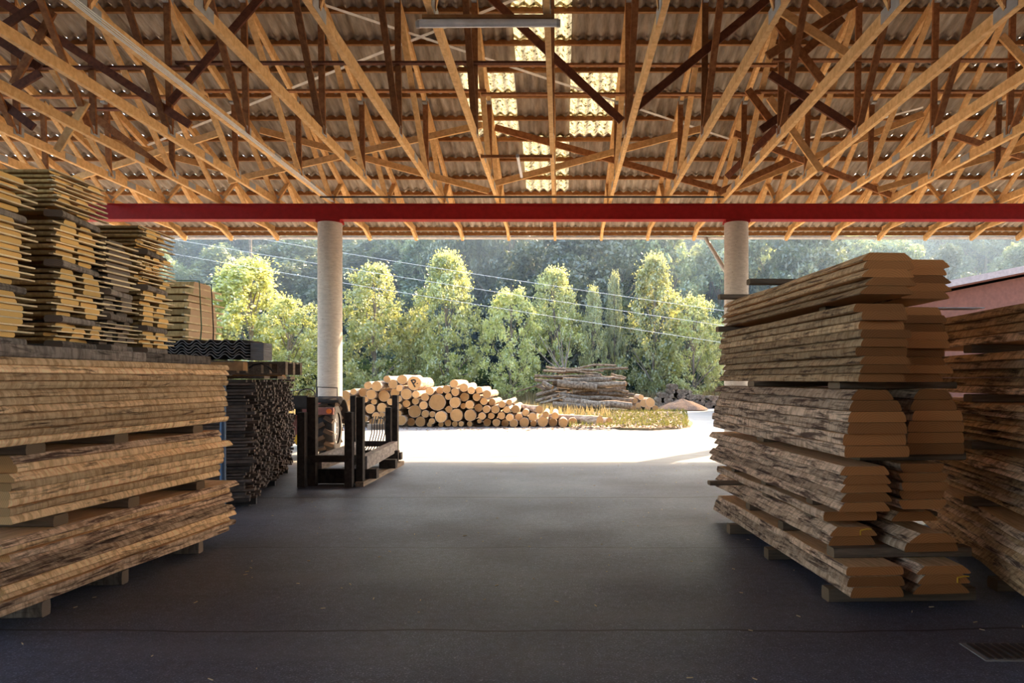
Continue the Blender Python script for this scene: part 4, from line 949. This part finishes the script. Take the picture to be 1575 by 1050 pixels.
# (u, v top, width px, Y, proto, label)
MT = [(385, 398, 165, 41, 0, 'broad yellow-green tree left of the left column'), (445, 455, 110, 40, 2, 'lower rusty-tipped bushy tree just left of the left column'), (330, 440, 80, 42, 1, 'pale tree peeking out beside the strapped bundle'),
      (575, 402, 118, 42, 1, 'pointed light green tree right of the left column'), (688, 388, 112, 43, 0, 'tall pale tree above the marked log'), (640, 470, 50, 44, 2, 'small tree between the pointed and the tall pale tree'), (786, 438, 86, 41, 2, 'yellow-green spreading tree in the middle of the row'),
      (852, 408, 92, 43, 1, 'tall pale tree left of the crosswise log heap'), (912, 442, 42, 43, 0, 'narrow pale tree over the crosswise log heap'), (945, 415, 32, 44, 1, 'thin upright tree left of the tallest right tree'),
      (1006, 392, 92, 43, 0, 'tallest bright tree right of the crosswise log heap'), (1066, 450, 88, 42, 2, 'leafy tree with pale trunk above the far grey pile'), (1105, 490, 60, 45, 1, 'small tree beside the right column'), (1190, 380, 120, 56, 0, 'tree just behind the right column'), (490, 480, 60, 46, 1, 'small tree hidden behind the left column')]
rt = random.Random(77)
for (u, v, wpx, Y, k, lab) in MT:
    top = at(u, v, Y); H = top.z-.05
    place_tree(PM[k], (top.x, Y, .1), wpx/F*Y/.74, H, rt.uniform(0, 6), lab, 'row of trees behind the yard')
PF = [tree_proto(11, 130, 24000, .0155, 'oval', 'leaf_dark'), tree_proto(12, 130, 24000, .0155, 'round', 'leaf_dark'), tree_proto(13, 110, 20000, .015, 'cone', 'leaf_dark')]
for row, (Y, n, spread) in enumerate(((54, 22, 62), (62, 24, 74), (71, 26, 84), (82, 28, 96), (94, 30, 110), (108, 32, 124))):
    for i in range(n):
        x = -spread*.62 + spread*1.42*(i+.5)/n + rt.uniform(-1.2, 1.2); y = Y+rt.uniform(-3, 3)
        place_tree(PF[rt.choice((0,0,1,1,2))], (x, y, hillz(x, y)-.3), rt.uniform(8, 12), rt.uniform(10, 15), rt.uniform(0, 6), 'hazy forest tree in the %s row up the hillside, %s from the left' % (nth(row+1), nth(i+1)), 'trees of the wooded hillside')
# shrubs
def shrub_proto(seed):
    rnd = random.Random(seed); r = empty('shrub', (0,0,0)); bl = [(rnd.uniform(-.45,.45), rnd.uniform(-.4,.4), rnd.uniform(.15,.8), rnd.uniform(.14,.26)) for _ in range(26)]
    c = MB(); leafcloud(c, rnd, bl, 6000, .035); c.build('foliage', M['leaf_shrub'], r); t = MB()
    for b in bl[::5]: t.tube([(0,0,-.02), (b[0]*.6, b[1]*.6, b[2]*.6), b[:3]], [.02, .012, .005], 5)
    t.build('stem', M['trunk'], r); return r, children(r)
PS_ = [shrub_proto(5), shrub_proto(6)]; fs_ = set()
for i in range(30):
    u = 300+i*29+rt.uniform(-8, 8); Y = rt.uniform(46, 49.5); P = at(u, 590, Y); h = rt.uniform(1.6, 3.2)
    r, kids = PS_[i % 2]
    if r.name in fs_: r = copy_tree(r, kids)
    else: fs_.add(r.name)
    r.location = (P.x, Y, .1); r.scale = (rt.uniform(2.2, 3.4),)*2+(h,); r.rotation_euler = (0,0,rt.uniform(0,6)); tag(r, 'dark green shrub under the tree row, %s from the left' % nth(i+1), 'shrub', 'shrubs under the tree row')
# bare forked tree over the heap
mb = MB(); b0 = at(845, 570, 39); 
for (u, v) in ((828, 512), (838, 520), (862, 508), (872, 530), (880, 500), (855, 500), (815, 525)):
    q = at(u, v, 39); b = at(868, 575, 39); m_ = (q+b)/2+Vector((0,0,-.15)); mb.tube([(b.x, 39, .1), tuple(b), tuple(m_), tuple(q)], [.05, .04, .03, .012], 6)
tag(mb.build('bare_branches', M['trunk']), 'bare pale branches rising behind the crosswise log heap', 'bare tree', None)
mb = MB(); q = at(385, 362, 48); mb.tube([(q.x, 48, 0), (q.x+.05, 48, 5), tuple(q), (q.x, 48, q.z+1.5)], [.16, .14, .10, .05], 8)
for k in range(5): z = 6+k*1.1; mb.tube([(q.x, 48, z), (q.x+(-1)**k*.9, 48, z+.5)], [.05, .01], 5)
tag(mb.build('dead_tree', M['trunk']), 'bare grey trunk standing behind the broad yellow-green tree', 'dead tree')
# haze between the trees of the hillside
t = NT('valley_haze'); vs_ = t.n('ShaderNodeVolumeScatter'); vs_.inputs['Color'].default_value = (.50,.72,1,1); vs_.inputs['Density'].default_value = .0085; vs_.inputs['Anisotropy'].default_value = .35
t.l(vs_.outputs[0], t.out.inputs['Volume'])
tag(MB().box(-110, 115, 39.5, 145, .2, 75).build('haze', t.m), 'bluish morning haze hanging before the wooded hillside', 'haze', None, 'stuff')
# power lines
for k, (p, q, Y0, Y1) in enumerate((((250,378),(1400,570),36,30), ((310,366),(1400,542),36,30), ((425,362),(1400,518),36,30))):
    a = at(*p, Y0); b = at(*q, Y1); a = a+(a-b)*.6; pts = [a.lerp(b, t/16) - Vector((0,0,.35*math.sin(math.pi*t/16))) for t in range(17)]
    tag(MB().tube(pts, .009, 5).build('power_line', M['wire']), '%s of three overhead power lines crossing before the trees' % ('lowest','middle','topmost')[k], 'power line', 'overhead power lines')

# ------------------------------------------------------------------ building on the right
BYY = 26.0
a = at(1490, 428, BYY); b = at(1575, 411, BYY); sl = (b.z-a.z)/(b.x-a.x); xa, xb = 9.3, 26.0
za = a.z+(xa-a.x)*sl; zb_ = a.z+(xb-a.x)*sl
r = empty('shed_building', (xa, BYY, 0)); tag(r, 'brown-red boarded shed with pale sloping fascia at the right edge', 'building')
def pr(name, z0a, z0b, z1a, z1b, y0, y1, m, x0=0, x1=xb-xa):
    vs = [(x0, y0, z0a), (x1, y0, z0b), (x1, y0, z1b), (x0, y0, z1a), (x0, y1, z0a), (x1, y1, z0b), (x1, y1, z1b), (x0, y1, z1a)]
    return MB().add(vs, [(0,1,2,3),(5,4,7,6),(4,0,3,7),(1,5,6,2),(3,2,6,7),(0,4,5,1)]).build(name, M[m], r)
pr('wall', 0, 0, za-.35, zb_-.35, .5, 10.5, 'bldred'); pr('roof', za-.28, zb_-.28, za, zb_, 0.12, 11, 'bldred', -.3); pr('fascia', za-.22, zb_-.22, za+.03, zb_+.03, 0.0, .12, 'bldwhite', -.3)
bpy.context.view_layer.update()
